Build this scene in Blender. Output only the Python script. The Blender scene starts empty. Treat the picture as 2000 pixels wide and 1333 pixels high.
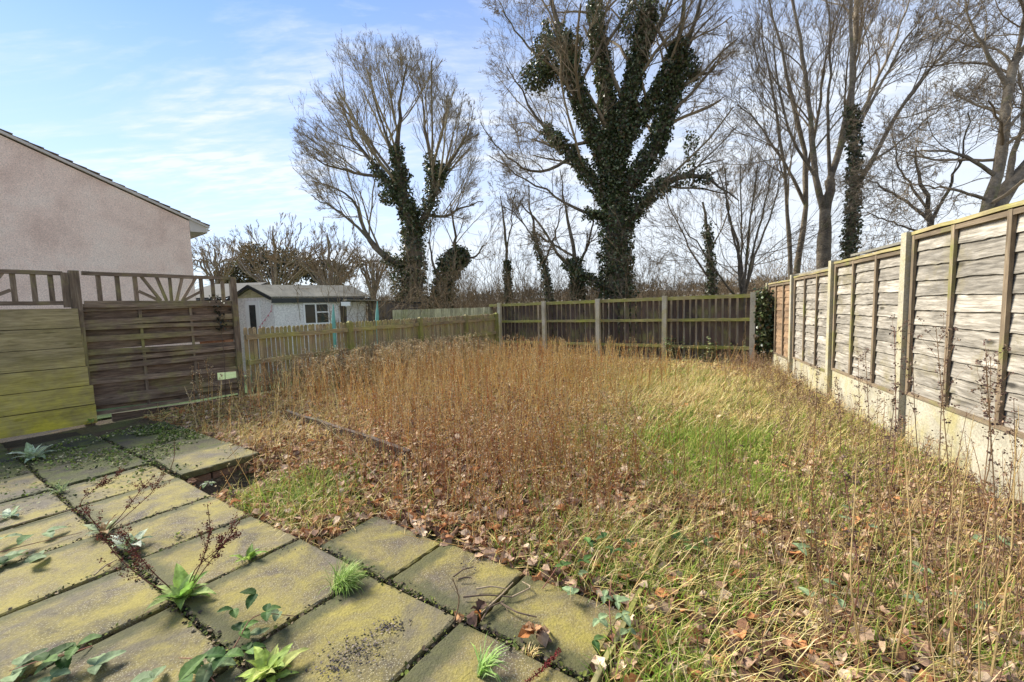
import bpy, bmesh, math, random
import numpy as np
from mathutils import Matrix, Vector
random.seed(7); rng = np.random.default_rng(7)
S = bpy.context.scene; COL = S.collection
# ------------------------------------------------------------ camera
F = 820.0; EYE = 1.40; PITCH = math.atan(66/820.0); ROLL = 0.028
fw = np.array([0, math.cos(PITCH), -math.sin(PITCH)]); r0 = np.array([1.0, 0, 0]); u0 = np.cross(r0, fw)
rt = r0*math.cos(ROLL) - u0*math.sin(ROLL); up = u0*math.cos(ROLL) + r0*math.sin(ROLL)
cam = bpy.data.objects.new('camera', bpy.data.cameras.new('camera')); COL.objects.link(cam)
m = Matrix.Identity(4)
for i in range(3):
    m[i][0] = rt[i]; m[i][1] = up[i]; m[i][2] = -fw[i]
m[2][3] = EYE; cam.matrix_world = m
cam.data.sensor_width = 36; cam.data.lens = F/2000*36; cam.data.clip_start = 0.05; cam.data.clip_end = 3000
S.camera = cam
S.view_settings.view_transform = 'Standard'; S.view_settings.look = 'None'; S.view_settings.gamma = 1
S.view_settings.exposure = 1.6
# ------------------------------------------------------------ sky and sun
SUN_AZ = math.radians(146); SUN_EL = math.radians(38)      # azimuth counted from +X towards +Y
W = bpy.data.worlds.new('World'); S.world = W; W.use_nodes = True
nt = W.node_tree; N = nt.nodes; Lk = nt.links; N.clear()
def nd(N, typ, **k):
    n = N.new(typ)
    for a, b in k.items():
        if a.startswith('i_'): n.inputs[a[2:].replace('_', ' ')].default_value = b
        else: setattr(n, a, b)
    return n
out = nd(N, 'ShaderNodeOutputWorld'); bg = nd(N, 'ShaderNodeBackground'); bg.inputs[1].default_value = 0.108
sky = nd(N, 'ShaderNodeTexSky', sky_type='NISHITA', sun_disc=False, sun_elevation=SUN_EL, sun_rotation=math.pi/2-SUN_AZ, altitude=0, air_density=1.0, dust_density=0.0, ozone_density=3.0)
tc = nd(N, 'ShaderNodeTexCoord'); sep = nd(N, 'ShaderNodeSeparateXYZ'); Lk.new(tc.outputs['Generated'], sep.inputs[0])
add = nd(N, 'ShaderNodeMath', operation='ADD'); add.inputs[1].default_value = 0.16; Lk.new(sep.outputs[2], add.inputs[0])
mx = nd(N, 'ShaderNodeMath', operation='MAXIMUM'); mx.inputs[1].default_value = 0.08; Lk.new(add.outputs[0], mx.inputs[0])
dx = nd(N, 'ShaderNodeMath', operation='DIVIDE'); dy = nd(N, 'ShaderNodeMath', operation='DIVIDE')
Lk.new(sep.outputs[0], dx.inputs[0]); Lk.new(mx.outputs[0], dx.inputs[1]); Lk.new(sep.outputs[1], dy.inputs[0]); Lk.new(mx.outputs[0], dy.inputs[1])
cmb = nd(N, 'ShaderNodeCombineXYZ'); Lk.new(dx.outputs[0], cmb.inputs[0]); Lk.new(dy.outputs[0], cmb.inputs[1])
mp = nd(N, 'ShaderNodeMapping'); mp.inputs['Rotation'].default_value = (0, 0, math.radians(14)); mp.inputs['Scale'].default_value = (0.8, 2.2, 1); Lk.new(cmb.outputs[0], mp.inputs[0])
n1 = nd(N, 'ShaderNodeTexNoise', i_Scale=0.9, i_Detail=8.0, i_Roughness=0.62, i_Distortion=0.5); Lk.new(mp.outputs[0], n1.inputs['Vector'])
mp2 = nd(N, 'ShaderNodeMapping'); mp2.inputs['Rotation'].default_value = (0, 0, math.radians(10)); mp2.inputs['Scale'].default_value = (2.2, 7.0, 1); Lk.new(cmb.outputs[0], mp2.inputs[0])
n2 = nd(N, 'ShaderNodeTexNoise', i_Scale=3.4, i_Detail=6.0, i_Roughness=0.55, i_Distortion=0.3); Lk.new(mp2.outputs[0], n2.inputs['Vector'])
r1 = nd(N, 'ShaderNodeMapRange'); r1.inputs[1].default_value = 0.46; r1.inputs[2].default_value = 0.75; Lk.new(n1.outputs[0], r1.inputs[0])
r2 = nd(N, 'ShaderNodeMapRange'); r2.inputs[1].default_value = 0.40; r2.inputs[2].default_value = 0.72; Lk.new(n2.outputs[0], r2.inputs[0])
mul = nd(N, 'ShaderNodeMath', operation='MULTIPLY'); Lk.new(r1.outputs[0], mul.inputs[0]); Lk.new(r2.outputs[0], mul.inputs[1])
ad2 = nd(N, 'ShaderNodeMath', operation='MULTIPLY_ADD'); Lk.new(r1.outputs[0], ad2.inputs[0]); ad2.inputs[1].default_value = 0.30; Lk.new(mul.outputs[0], ad2.inputs[2])
# veil of thin cloud thickening to the right-hand side and down to the horizon
vz = nd(N, 'ShaderNodeMapRange', clamp=True); vz.inputs[1].default_value = 0.62; vz.inputs[2].default_value = 0.0; vz.inputs[3].default_value = 0.0; vz.inputs[4].default_value = 0.95; Lk.new(sep.outputs[2], vz.inputs[0])
vx = nd(N, 'ShaderNodeMapRange', clamp=True); vx.inputs[1].default_value = -0.55; vx.inputs[2].default_value = 0.35; vx.inputs[3].default_value = 0.0; vx.inputs[4].default_value = 0.28; Lk.new(sep.outputs[0], vx.inputs[0])
sm = nd(N, 'ShaderNodeMath', operation='ADD'); Lk.new(vz.outputs[0], sm.inputs[0]); Lk.new(vx.outputs[0], sm.inputs[1])
sm2 = nd(N, 'ShaderNodeMath', operation='ADD', use_clamp=True); Lk.new(sm.outputs[0], sm2.inputs[0]); Lk.new(ad2.outputs[0], sm2.inputs[1])
sc_ = nd(N, 'ShaderNodeMath', operation='MULTIPLY'); sc_.inputs[1].default_value = 0.92; Lk.new(sm2.outputs[0], sc_.inputs[0])
mix = nd(N, 'ShaderNodeMix', data_type='RGBA'); Lk.new(sc_.outputs[0], mix.inputs[0]); tn = nd(N, 'ShaderNodeMix', data_type='RGBA', blend_type='MULTIPLY'); tn.inputs[0].default_value = 1.0; tn.inputs[7].default_value = (0.40, 0.53, 0.68, 1); Lk.new(sky.outputs[0], tn.inputs[6]); Lk.new(tn.outputs[2], mix.inputs[6]); mix.inputs[7].default_value = (3.05, 3.22, 3.42, 1)
Lk.new(mix.outputs[2], bg.inputs[0]); Lk.new(bg.outputs[0], out.inputs[0])
sun = bpy.data.objects.new('sun', bpy.data.lights.new('sun', 'SUN')); COL.objects.link(sun)
sun.data.energy = 2.9; sun.data.angle = math.radians(20.0); sun.data.color = (1.0, 0.93, 0.80)
sd = Vector((math.cos(SUN_AZ)*math.cos(SUN_EL), math.sin(SUN_AZ)*math.cos(SUN_EL), math.sin(SUN_EL)))
sun.rotation_euler = sd.to_track_quat('Z', 'Y').to_euler(); sun.location = (0, 0, 30)

# ------------------------------------------------------------ helpers: points
def ray(x, y): return fw + rt*(x-1000)/F - up*(y-666.5)/F
def gnd(x, y, z=0.0):                      # the ground point (height z) under a place in the photograph
    d = ray(x, y); return d*((z-EYE)/d[2]) + np.array([0, 0, EYE])
def atY(x, y, Y):                          # a point at distance Y
    d = ray(x, y); return d*(Y/d[1]) + np.array([0, 0, EYE])
CA, SA = math.cos(math.radians(-33.5)), math.sin(math.radians(-33.5))
def uv(u, v, z=0.0): return np.array([u*CA - v*SA, u*SA + v*CA, z])      # paving grid to world
def pn(x, y, s=1.0, o=0.0):                # cheap smooth noise -1..1
    x = np.asarray(x)*s+o; y = np.asarray(y)*s-o
    return (np.sin(1.7*x+1.3*np.sin(1.1*y+o)) + np.sin(2.3*y+1.7*np.sin(0.9*x)) + 0.6*np.sin(4.1*x+2.0*np.sin(3.3*y)) + 0.6*np.sin(4.7*y-1.9*np.sin(3.9*x)))/3.2
def nrm(v): return v/np.maximum(np.linalg.norm(v, axis=-1, keepdims=True), 1e-9)

# right fence line, far fence line, picket line
RA = np.array([3.83, 4.02]); RD = np.array([math.cos(math.radians(70.0)), math.sin(math.radians(70.0))]); RS = 1.90
FB = np.array([5.32, 9.25]); FA = np.array([-0.55, 13.6])
LB = np.array([-4.72, 7.19]); LA = np.array([-5.83, 5.71]); LD = nrm(LB-LA)
def gz(x, y):                              # height of the garden ground
    x = np.asarray(x, float); y = np.asarray(y, float)
    z = -0.045 + 0.03*pn(x, y, 0.9) + 0.012*pn(x, y, 3.1, 2)
    c = uv(-4.12, 1.66)
    z = z - 0.24*np.exp(-(((x-c[0])**2+(y-c[1])**2)/0.12))
    far = np.clip((y-13.5)/20, 0, 1)
    z = z - 1.6*far**1.0 - 0.9*np.clip((y-11.5-0.0*x)/6, 0, 1)*(np.abs(x) < 1e9)
    z = z - 0.35*np.clip((-x-5.2)/3, 0, 1)*np.clip((y-4)/4, 0, 1)
    return z

# ------------------------------------------------------------ helpers: objects
def tag(o, label=None, cat=None, group=None, kind=None):
    if label: o['label'] = label
    if cat: o['category'] = cat
    if group: o['group'] = group
    if kind: o['kind'] = kind
    return o
def empty(name, loc, label, cat, group=None):
    o = bpy.data.objects.new(name, None); COL.objects.link(o); o.location = Vector([float(a) for a in loc]); o.empty_display_size = 0.2
    return tag(o, label, cat, group)
def worldloc(o):
    v = Vector((0, 0, 0))
    while o is not None:
        v = v + o.location; o = o.parent
    return np.array(v)
def npmesh(name, V, faces, mat, parent=None, tint=None, smooth=False, uvs=None, loc=None):
    """V (n,3) world; faces list of (k,m) int arrays; tint (n,3)"""
    me = bpy.data.meshes.new(name)
    off = worldloc(parent) if parent is not None else (np.array(loc, float) if loc is not None else np.zeros(3))
    V = np.asarray(V, np.float32) - off.astype(np.float32)
    me.vertices.add(len(V)); me.vertices.foreach_set('co', V.ravel())
    faces = [np.asarray(f, np.int32) for f in faces if len(f)]
    idx = np.concatenate([f.ravel() for f in faces]); tot = np.concatenate([np.full(len(f), f.shape[1], np.int32) for f in faces])
    st = np.concatenate([[0], np.cumsum(tot)[:-1]]).astype(np.int32)
    me.loops.add(len(idx)); me.loops.foreach_set('vertex_index', idx)
    me.polygons.add(len(tot)); me.polygons.foreach_set('loop_start', st)
    try: me.polygons.foreach_set('loop_total', tot)
    except Exception: pass
    me.polygons.foreach_set('use_smooth', np.full(len(tot), bool(smooth)))
    if tint is not None:
        a = me.color_attributes.new('tint', 'FLOAT_COLOR', 'POINT'); c = np.ones((len(V), 4), np.float32); c[:, :3] = tint; a.data.foreach_set('color', c.ravel())
    if uvs is not None:
        l = me.uv_layers.new(name='UVMap'); l.data.foreach_set('uv', np.asarray(uvs, np.float32).ravel())
    me.update(calc_edges=True); me.validate()
    me.materials.append(mat)
    o = bpy.data.objects.new(name, me); COL.objects.link(o)
    if parent is not None: o.parent = parent
    elif loc is not None: o.location = Vector([float(a) for a in loc])
    return o
class MB:
    def __init__(s): s.v = []; s.f4 = []; s.uv = []; s.n = 0
    def grid(s, P, u0=None, flip=False):    # P (a,b,3) sheet, quads
        P = np.asarray(P, float); a, b = P.shape[:2]; base = s.n
        s.v.append(P.reshape(-1, 3)); s.n += a*b
        i, j = np.meshgrid(np.arange(a-1), np.arange(b-1), indexing='ij'); i = i.ravel(); j = j.ravel()
        q = np.stack([i*b+j, (i+1)*b+j, (i+1)*b+j+1, i*b+j+1], 1)
        if flip: q = q[:, ::-1]
        s.f4.append(q+base)
        if u0 is None: u0 = (random.random()*40, random.random()*40)
        du = np.concatenate([[0], np.cumsum(np.linalg.norm(P[1:, 0]-P[:-1, 0], axis=1))]); dv = np.concatenate([[0], np.cumsum(np.linalg.norm(P[0, 1:]-P[0, :-1], axis=1))])
        U, Vv = np.meshgrid(du, dv, indexing='ij'); UV = np.stack([U.ravel()+u0[0], Vv.ravel()+u0[1]], 1)
        s.uv.append(UV[q].reshape(-1, 2))
    def box(s, p, q, w, t, upv=(0, 0, 1), seg=1, jit=0.0, taper=1.0):
        """bar from p to q, w wide across, t thick along upv; UV u runs along the bar"""
        p = np.asarray(p, float); q = np.asarray(q, float); d = nrm(q-p); upv = np.asarray(upv, float)
        side = nrm(np.cross(d, upv)); un = np.cross(side, d)
        k = np.linspace(0, 1, seg+1)[:, None]
        c = p + (q-p)*k
        if jit: c = c + rng.normal(0, jit, c.shape)
        tp = 1+(taper-1)*k
        cor = [(-1, -1), (1, -1), (1, 1), (-1, 1), (-1, -1)]
        R = np.stack([c + side*(a*w/2)*tp + un*(b*t/2)*tp for a, b in cor], 1)
        s.grid(R, flip=True)
        for e, fl in ((0, False), (-1, True)):
            E_ = np.array([[R[e, 0], R[e, 1]], [R[e, 3], R[e, 2]]]); s.grid(E_, flip=not fl)
        return s
    def poly_prism(s, pts, h):              # convex outline (n,3) lifted by vector h
        pts = np.asarray(pts, float); h = np.asarray(h, float); n = len(pts)
        ring = np.vstack([pts, pts[:1]])
        s.grid(np.stack([ring, ring+h], 1))
        c = pts.mean(0)
        for top in (0, 1):
            P = np.stack([ring+h*top, np.repeat((c+h*top)[None], n+1, 0)], 1); s.grid(P, flip=bool(top))
        return s
    def build(s, name, mat, parent=None, smooth=False, loc=None):
        o = npmesh(name, np.vstack(s.v), [np.vstack(s.f4)], mat, parent, smooth=smooth, uvs=np.vstack(s.uv), loc=loc)
        if name not in ('ground', 'hill', 'lawn'):
            b = bmesh.new(); b.from_mesh(o.data); bmesh.ops.remove_doubles(b, verts=b.verts, dist=1e-5); bmesh.ops.recalc_face_normals(b, faces=b.faces); b.to_mesh(o.data); b.free()
        return o
def tubes(P, R, sides=3):
    """P (N,L,3) centre lines, R (N,L) radii -> verts, quads"""
    Nn, L = P.shape[:2]
    T = np.empty_like(P); T[:, 1:-1] = P[:, 2:]-P[:, :-2]; T[:, 0] = P[:, 1]-P[:, 0]; T[:, -1] = P[:, -1]-P[:, -2]
    T = nrm(T); ref = np.where(np.abs(nrm(P[:, -1]-P[:, 0])[:, 2:3]) > 0.8, np.array([[1.0, 0.13, 0]]), np.array([[0, 0.1, 1.0]]))
    A = nrm(np.cross(T, ref[:, None, :])); B = np.cross(T, A)
    a = np.arange(sides)*2*math.pi/sides
    V = P[:, :, None, :] + R[:, :, None, None]*(A[:, :, None, :]*np.cos(a)[None, None, :, None] + B[:, :, None, :]*np.sin(a)[None, None, :, None])
    base = (np.arange(Nn)*L*sides)[:, None, None]; l = np.arange(L-1)[None, :, None]*sides; k = np.arange(sides)[None, None, :]; k2 = (k+1) % sides
    q = np.stack([base+l+k, base+l+k2, base+l+sides+k2, base+l+sides+k], -1).reshape(-1, 4)
    return V.reshape(-1, 3), q
class Soup:                                 # many small pieces joined into one mesh
    def __init__(s): s.v = []; s.f = {3: [], 4: []}; s.c = []; s.n = 0
    def add(s, V, fs, col):
        V = np.asarray(V); col = np.asarray(col)
        if col.ndim == 1: col = np.repeat(col[None], len(V), 0)
        s.v.append(V); s.c.append(col)
        for f in fs:
            if len(f): s.f[f.shape[1]].append(f+s.n)
        s.n += len(V); return s
    def tubes(s, P, R, col, sides=3):
        V, q = tubes(P, R, sides); col = np.asarray(col)
        if col.ndim == 2: col = np.repeat(col, P.shape[1]*sides, 0)
        return s.add(V, [q], col)
    def stamp(s, TV, TF, pos, rot, scale, col):
        """template verts TV (n,3), faces list, pos (N,3), rot (N,3,3), scale (N,)/(N,3), col (N,3)"""
        Nn, n = len(pos), len(TV); scale = np.asarray(scale); scale = scale[:, None] if scale.ndim == 1 else scale
        V = np.einsum('nij,nkj->nki', rot, TV[None]*scale[:, None, :]) + pos[:, None]
        b = (np.arange(Nn)*n)[:, None, None]
        return s.add(V.reshape(-1, 3), [(np.asarray(f)[None]+b).reshape(-1, np.asarray(f).shape[1]) for f in TF], np.repeat(col, n, 0))
    def build(s, name, mat, parent=None, loc=None, smooth=False):
        fs = [np.vstack(x) for x in s.f.values() if x]
        return npmesh(name, np.vstack(s.v), fs, mat, parent, tint=np.vstack(s.c), loc=loc, smooth=smooth)
def rots(yaw, pitch, roll):
    cy, sy, cp, sp, cr, sr = np.cos(yaw), np.sin(yaw), np.cos(pitch), np.sin(pitch), np.cos(roll), np.sin(roll)
    z = np.zeros_like(cy); o = np.ones_like(cy)
    Rz = np.stack([np.stack([cy, -sy, z], -1), np.stack([sy, cy, z], -1), np.stack([z, z, o], -1)], 1)
    Ry = np.stack([np.stack([cp, z, sp], -1), np.stack([z, o, z], -1), np.stack([-sp, z, cp], -1)], 1)
    Rx = np.stack([np.stack([o, z, z], -1), np.stack([z, cr, -sr], -1), np.stack([z, sr, cr], -1)], 1)
    return Rz @ Ry @ Rx
def pick(cols, n, var=0.18):
    c = np.array(cols)[rng.integers(0, len(cols), n)]; return c*(1+rng.normal(0, var, (n, 1))).clip(0.4, 1.7)

# ------------------------------------------------------------ materials
def newmat(name):
    m = bpy.data.materials.new(name); m.use_nodes = True; N = m.node_tree.nodes; N.clear()
    o = nd(N, 'ShaderNodeOutputMaterial'); b = nd(N, 'ShaderNodeBsdfPrincipled'); m.node_tree.links.new(b.outputs[0], o.inputs[0])
    return m, m.node_tree, N, m.node_tree.links, b, o
def c4(c): return (c[0], c[1], c[2], 1)
def noise(N, L, vec, scale, detail=5, rough=0.6, dist=0.0):
    n = nd(N, 'ShaderNodeTexNoise', i_Scale=scale, i_Detail=float(detail), i_Roughness=rough, i_Distortion=dist)
    if vec is not None: L.new(vec, n.inputs['Vector'])
    return n.outputs[0]
def ramp(N, L, fac, stops):
    r = nd(N, 'ShaderNodeValToRGB'); cr = r.color_ramp
    while len(cr.elements) < len(stops): cr.elements.new(0.5)
    for e, (p, c) in zip(cr.elements, stops): e.position = p; e.color = c4(c) if not np.isscalar(c) else (c, c, c, 1)
    L.new(fac, r.inputs[0]); return r.outputs[0]
def mixc(N, L, fac, a, b, mode='MIX'):
    x = nd(N, 'ShaderNodeMix', data_type='RGBA', blend_type=mode)
    for s, v in ((0, fac), (6, a), (7, b)):
        if hasattr(v, 'is_linked'): L.new(v, x.inputs[s])
        else: x.inputs[s].default_value = v if s == 0 else c4(v)
    return x.outputs[2]
def bump(N, L, b, h, strength, dist=0.01):
    x = nd(N, 'ShaderNodeBump'); x.inputs['Strength'].default_value = strength; x.inputs['Distance'].default_value = dist
    L.new(h, x.inputs['Height']); L.new(x.outputs[0], b.inputs['Normal'])
def worldpos(N): return nd(N, 'ShaderNodeNewGeometry').outputs['Position']
def wood(name, c1, c2, c3, moss=None, mossamt=0.5, mz=None, rough=0.85, bmp=0.6, knots=True):
    """weathered timber: grain along UV u, algae where the noise (and, with mz, the height) lets it grow"""
    m, t, N, L, b, o = newmat(name)
    uvn = nd(N, 'ShaderNodeUVMap').outputs[0]
    mp = nd(N, 'ShaderNodeMapping'); mp.inputs['Scale'].default_value = (2.6, 30, 1); L.new(uvn, mp.inputs[0])
    g = noise(N, L, mp.outputs[0], 1.6, 8, 0.65, 0.6)
    mp2 = nd(N, 'ShaderNodeMapping'); mp2.inputs['Scale'].default_value = (1.0, 3.5, 1); L.new(uvn, mp2.inputs[0])
    g2 = noise(N, L, mp2.outputs[0], 1.3, 5, 0.65, 0.25)
    col = ramp(N, L, g, [(0.28, c1), (0.5, c2), (0.72, c3)])
    tone = ramp(N, L, g2, [(0.3, 0.52), (0.7, 1.38)])
    col = mixc(N, L, 1.0, col, tone, 'MULTIPLY')
    isl = nd(N, 'ShaderNodeNewGeometry').outputs['Random Per Island']
    col = mixc(N, L, 1.0, col, ramp(N, L, isl, [(0, 0.72), (1, 1.22)]), 'MULTIPLY')
    if knots:
        mk = nd(N, 'ShaderNodeMapping'); mk.inputs['Scale'].default_value = (2.3, 7, 1); L.new(uvn, mk.inputs[0])
        vo = nd(N, 'ShaderNodeTexVoronoi', i_Scale=1.0); L.new(mk.outputs[0], vo.inputs['Vector'])
        k = ramp(N, L, vo.outputs['Distance'], [(0.07, 1.0), (0.17, 0.0)])
        col = mixc(N, L, k, col, tuple(np.array(c1)*0.45))
    if moss is not None:
        w = worldpos(N); n = noise(N, L, w, 2.2, 6, 0.7)
        f = ramp(N, L, n, [(0.62-mossamt*0.4, 0.0), (0.80-mossamt*0.25, 1.0)])
        if mz:
            sx = nd(N, 'ShaderNodeSeparateXYZ'); L.new(w, sx.inputs[0]); mr = nd(N, 'ShaderNodeMapRange', clamp=True)
            mr.inputs[1].default_value = mz[0]; mr.inputs[2].default_value = mz[1]; mr.inputs[3].default_value = 1.0; mr.inputs[4].default_value = 0.12; L.new(sx.outputs[2], mr.inputs[0])
            mm = nd(N, 'ShaderNodeMath', operation='MULTIPLY'); L.new(f, mm.inputs[0]); L.new(mr.outputs[0], mm.inputs[1]); f = mm.outputs[0]
        mc = mixc(N, L, noise(N, L, w, 9, 4), tuple(np.array(moss)*0.6), tuple(np.array(moss)*1.35))
        mc = mixc(N, L, 0.55, mc, mixc(N, L, 1.0, mc, ramp(N, L, g, [(0.3, 0.5), (0.7, 1.5)]), 'MULTIPLY'))
        col = mixc(N, L, f, col, mc)
    L.new(col, b.inputs['Base Color']); b.inputs['Roughness'].default_value = rough
    bump(N, L, b, g, bmp, 0.006); return m
def rough_mat(name, cols, scale=3.0, bs=40, bmp=0.4, bd=0.01, rough=0.9, speck=None, moss=None, mossamt=0.4, mscale=2.0, island=False):
    m, t, N, L, b, o = newmat(name); w = worldpos(N)
    n = noise(N, L, w, scale, 7, 0.65, 0.3)
    k = np.linspace(0.3, 0.7, len(cols)); col = ramp(N, L, n, [(float(a), c) for a, c in zip(k, cols)])
    fine = noise(N, L, w, bs, 4, 0.6)
    col = mixc(N, L, 1.0, col, ramp(N, L, fine, [(0.25, 0.68), (0.75, 1.3)]), 'MULTIPLY')
    if island:
        col = mixc(N, L, 1.0, col, ramp(N, L, nd(N, 'ShaderNodeNewGeometry').outputs['Random Per Island'], [(0, (0.72, 0.72, 0.74)), (0.5, (1, 0.98, 0.92)), (1, (1.25, 1.18, 0.95))]), 'MULTIPLY')
    if speck:
        vo = nd(N, 'ShaderNodeTexVoronoi', i_Scale=speck[0]); L.new(w, vo.inputs['Vector'])
        col = mixc(N, L, ramp(N, L, vo.outputs['Distance'], [(speck[1], 1.0), (speck[1]+0.12, 0.0)]), col, speck[2])
    if moss is not None:
        f = ramp(N, L, noise(N, L, w, mscale, 7, 0.7, 0.4), [(0.66-mossamt*0.4, 0.0), (0.78-mossamt*0.22, 1.0)])
        mc = mixc(N, L, fine, tuple(np.array(moss)*0.5), tuple(np.array(moss)*1.6)); col = mixc(N, L, f, col, mc)
    L.new(col, b.inputs['Base Color']); b.inputs['Roughness'].default_value = rough
    bump(N, L, b, fine, bmp, bd); return m
def tint_mat(name, rough=0.7, trans=0.0, bs=60, spec=0.25):
    """colour from the per-leaf tint, slightly mottled; leaves let some light through"""
    m, t, N, L, b, o = newmat(name)
    a = nd(N, 'ShaderNodeAttribute', attribute_name='tint').outputs['Color']; w = worldpos(N)
    col = mixc(N, L, 1.0, a, ramp(N, L, noise(N, L, w, bs, 3), [(0.3, 0.72), (0.7, 1.28)]), 'MULTIPLY')
    L.new(col, b.inputs['Base Color']); b.inputs['Roughness'].default_value = rough; b.inputs['Specular IOR Level'].default_value = spec
    if trans:
        tr = nd(N, 'ShaderNodeBsdfTranslucent'); L.new(col, tr.inputs[0]); ms = nd(N, 'ShaderNodeMixShader'); ms.inputs[0].default_value = trans
        L.new(b.outputs[0], ms.inputs[1]); L.new(tr.outputs[0], ms.inputs[2]); L.new(ms.outputs[0], o.inputs[0])
    return m
def flat(name, c, rough=0.5, metal=0.0, bs=30, var=0.15):
    m, t, N, L, b, o = newmat(name)
    col = mixc(N, L, 1.0, c, ramp(N, L, noise(N, L, worldpos(N), bs*0.1, 6, 0.7), [(0.3, 1-var), (0.7, 1+var)]), 'MULTIPLY')
    L.new(col, b.inputs['Base Color']); b.inputs['Roughness'].default_value = rough; b.inputs['Metallic'].default_value = metal; return m
MOSS = (0.20, 0.22, 0.035)
M = {}
M['panelwood'] = wood('weathered_panel_wood', (0.085, 0.075, 0.06), (0.29, 0.262, 0.215), (0.52, 0.485, 0.42), moss=(0.20, 0.17, 0.08), mossamt=0.2)
M['panelwood2'] = wood('brown_panel_wood', (0.16, 0.09, 0.05), (0.28, 0.18, 0.10), (0.38, 0.27, 0.17))
M['batten'] = wood('batten_wood', (0.11, 0.08, 0.05), (0.20, 0.15, 0.095), (0.29, 0.23, 0.15), moss=MOSS, mossamt=0.2, knots=False)
M['capwood'] = wood('cap_wood', (0.20, 0.16, 0.08), (0.33, 0.27, 0.14), (0.44, 0.37, 0.22), moss=(0.32, 0.30, 0.08), mossamt=0.45, knots=False)
M['mossrail'] = wood('mossy_rail_wood', (0.12, 0.09, 0.05), (0.24, 0.19, 0.10), (0.36, 0.30, 0.17), moss=(0.26, 0.27, 0.05), mossamt=0.75, knots=False)
M['picket'] = wood('picket_wood', (0.15, 0.11, 0.06), (0.30, 0.23, 0.13), (0.44, 0.36, 0.21), moss=(0.32, 0.31, 0.09), mossamt=0.42, knots=False)
M['darkboard'] = wood('dark_brown_boards', (0.035, 0.023, 0.016), (0.07, 0.046, 0.033), (0.12, 0.085, 0.06), moss=(0.16, 0.16, 0.05), mossamt=0.3, knots=False)  # one dark brown timber for fence boards, broom handle and edging
M['gaplightboard'] = wood('gap_light_timber', (0.25, 0.20, 0.13), (0.42, 0.35, 0.25), (0.55, 0.48, 0.36), knots=False)  # light seen through the far fence gaps, painted as pale timber
M['yellowboard'] = wood('pale_yellow_boards', (0.33, 0.29, 0.16), (0.50, 0.45, 0.28), (0.60, 0.55, 0.38), moss=(0.28, 0.28, 0.10), mossamt=0.3, knots=False)
M['brownslat'] = wood('brown_slats', (0.05, 0.032, 0.022), (0.13, 0.088, 0.06), (0.23, 0.17, 0.12), moss=(0.22, 0.21, 0.06), mossamt=0.3, mz=(0.1, 1.0))
M['frontslat'] = wood('mossy_front_slats', (0.08, 0.055, 0.042), (0.19, 0.14, 0.10), (0.34, 0.27, 0.19), moss=(0.27, 0.26, 0.08), mossamt=0.3, mz=(0.1, 2.6), knots=False)
M['trellis'] = wood('trellis_wood', (0.08, 0.055, 0.038), (0.18, 0.135, 0.095), (0.31, 0.255, 0.18), moss=(0.25, 0.24, 0.08), mossamt=0.3, knots=False)
M['mossboard'] = wood('algae_green_boards', (0.18, 0.145, 0.085), (0.33, 0.275, 0.16), (0.46, 0.40, 0.25), moss=(0.54, 0.48, 0.05), mossamt=0.85, mz=(0.0, 1.0), bmp=0.5)
M['concrete'] = rough_mat('concrete', [(0.29, 0.265, 0.20), (0.42, 0.39, 0.30), (0.50, 0.47, 0.37)], 2.5, 60, 0.5, 0.004, speck=(150, 0.12, (0.22, 0.19, 0.14)), moss=(0.36, 0.32, 0.15), mossamt=0.5)
M['slab'] = rough_mat('paving_slab', [(0.05, 0.042, 0.032), (0.105, 0.085, 0.06), (0.18, 0.145, 0.095)], 3.2, 90, 1.0, 0.006, rough=0.85, speck=(110, 0.20, (0.36, 0.33, 0.25)), moss=(0.27, 0.225, 0.05), mossamt=0.74, mscale=3.4, island=True)
M['slabmoss'] = rough_mat('mossy_damp_slab', [(0.03, 0.028, 0.02), (0.07, 0.065, 0.04), (0.12, 0.11, 0.06)], 3, 70, 1.2, 0.012, moss=(0.105, 0.125, 0.02), mossamt=0.6, mscale=4.0, island=True)
def slab_wear():
    m = M['slab']; t = m.node_tree; N = t.nodes; L = t.links; b = [n for n in N if n.type == 'BSDF_PRINCIPLED'][0]
    src = b.inputs['Base Color'].links[0].from_socket; w = worldpos(N)
    damp = ramp(N, L, noise(N, L, w, 1.1, 6, 0.65, 0.8), [(0.50, 0.0), (0.62, 0.85)]); col = mixc(N, L, damp, src, mixc(N, L, noise(N, L, w, 45, 4), (0.05, 0.042, 0.032), (0.18, 0.155, 0.115)))
    sx = nd(N, 'ShaderNodeSeparateXYZ'); L.new(nd(N, 'ShaderNodeUVMap').outputs[0], sx.inputs[0]); es = []
    for k in (0, 1):
        md = nd(N, 'ShaderNodeMath', operation='MODULO'); md.inputs[1].default_value = 10.0; L.new(sx.outputs[k], md.inputs[0])
        a = nd(N, 'ShaderNodeMath', operation='SUBTRACT'); L.new(md.outputs[0], a.inputs[0]); a.inputs[1].default_value = 0.375
        c = nd(N, 'ShaderNodeMath', operation='ABSOLUTE'); L.new(a.outputs[0], c.inputs[0]); es.append(c.outputs[0])
    mxn = nd(N, 'ShaderNodeMath', operation='MAXIMUM'); L.new(es[0], mxn.inputs[0]); L.new(es[1], mxn.inputs[1])
    nz = nd(N, 'ShaderNodeMath', operation='MULTIPLY_ADD'); L.new(noise(N, L, w, 14, 6, 0.7), nz.inputs[0]); nz.inputs[1].default_value = 0.16; L.new(mxn.outputs[0], nz.inputs[2])
    edge = ramp(N, L, nz.outputs[0], [(0.335, 0.0), (0.39, 0.85)]); col = mixc(N, L, edge, col, mixc(N, L, noise(N, L, w, 30, 4), (0.03, 0.03, 0.016), (0.10, 0.105, 0.03)))
    L.new(col, b.inputs['Base Color'])
slab_wear()
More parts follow.
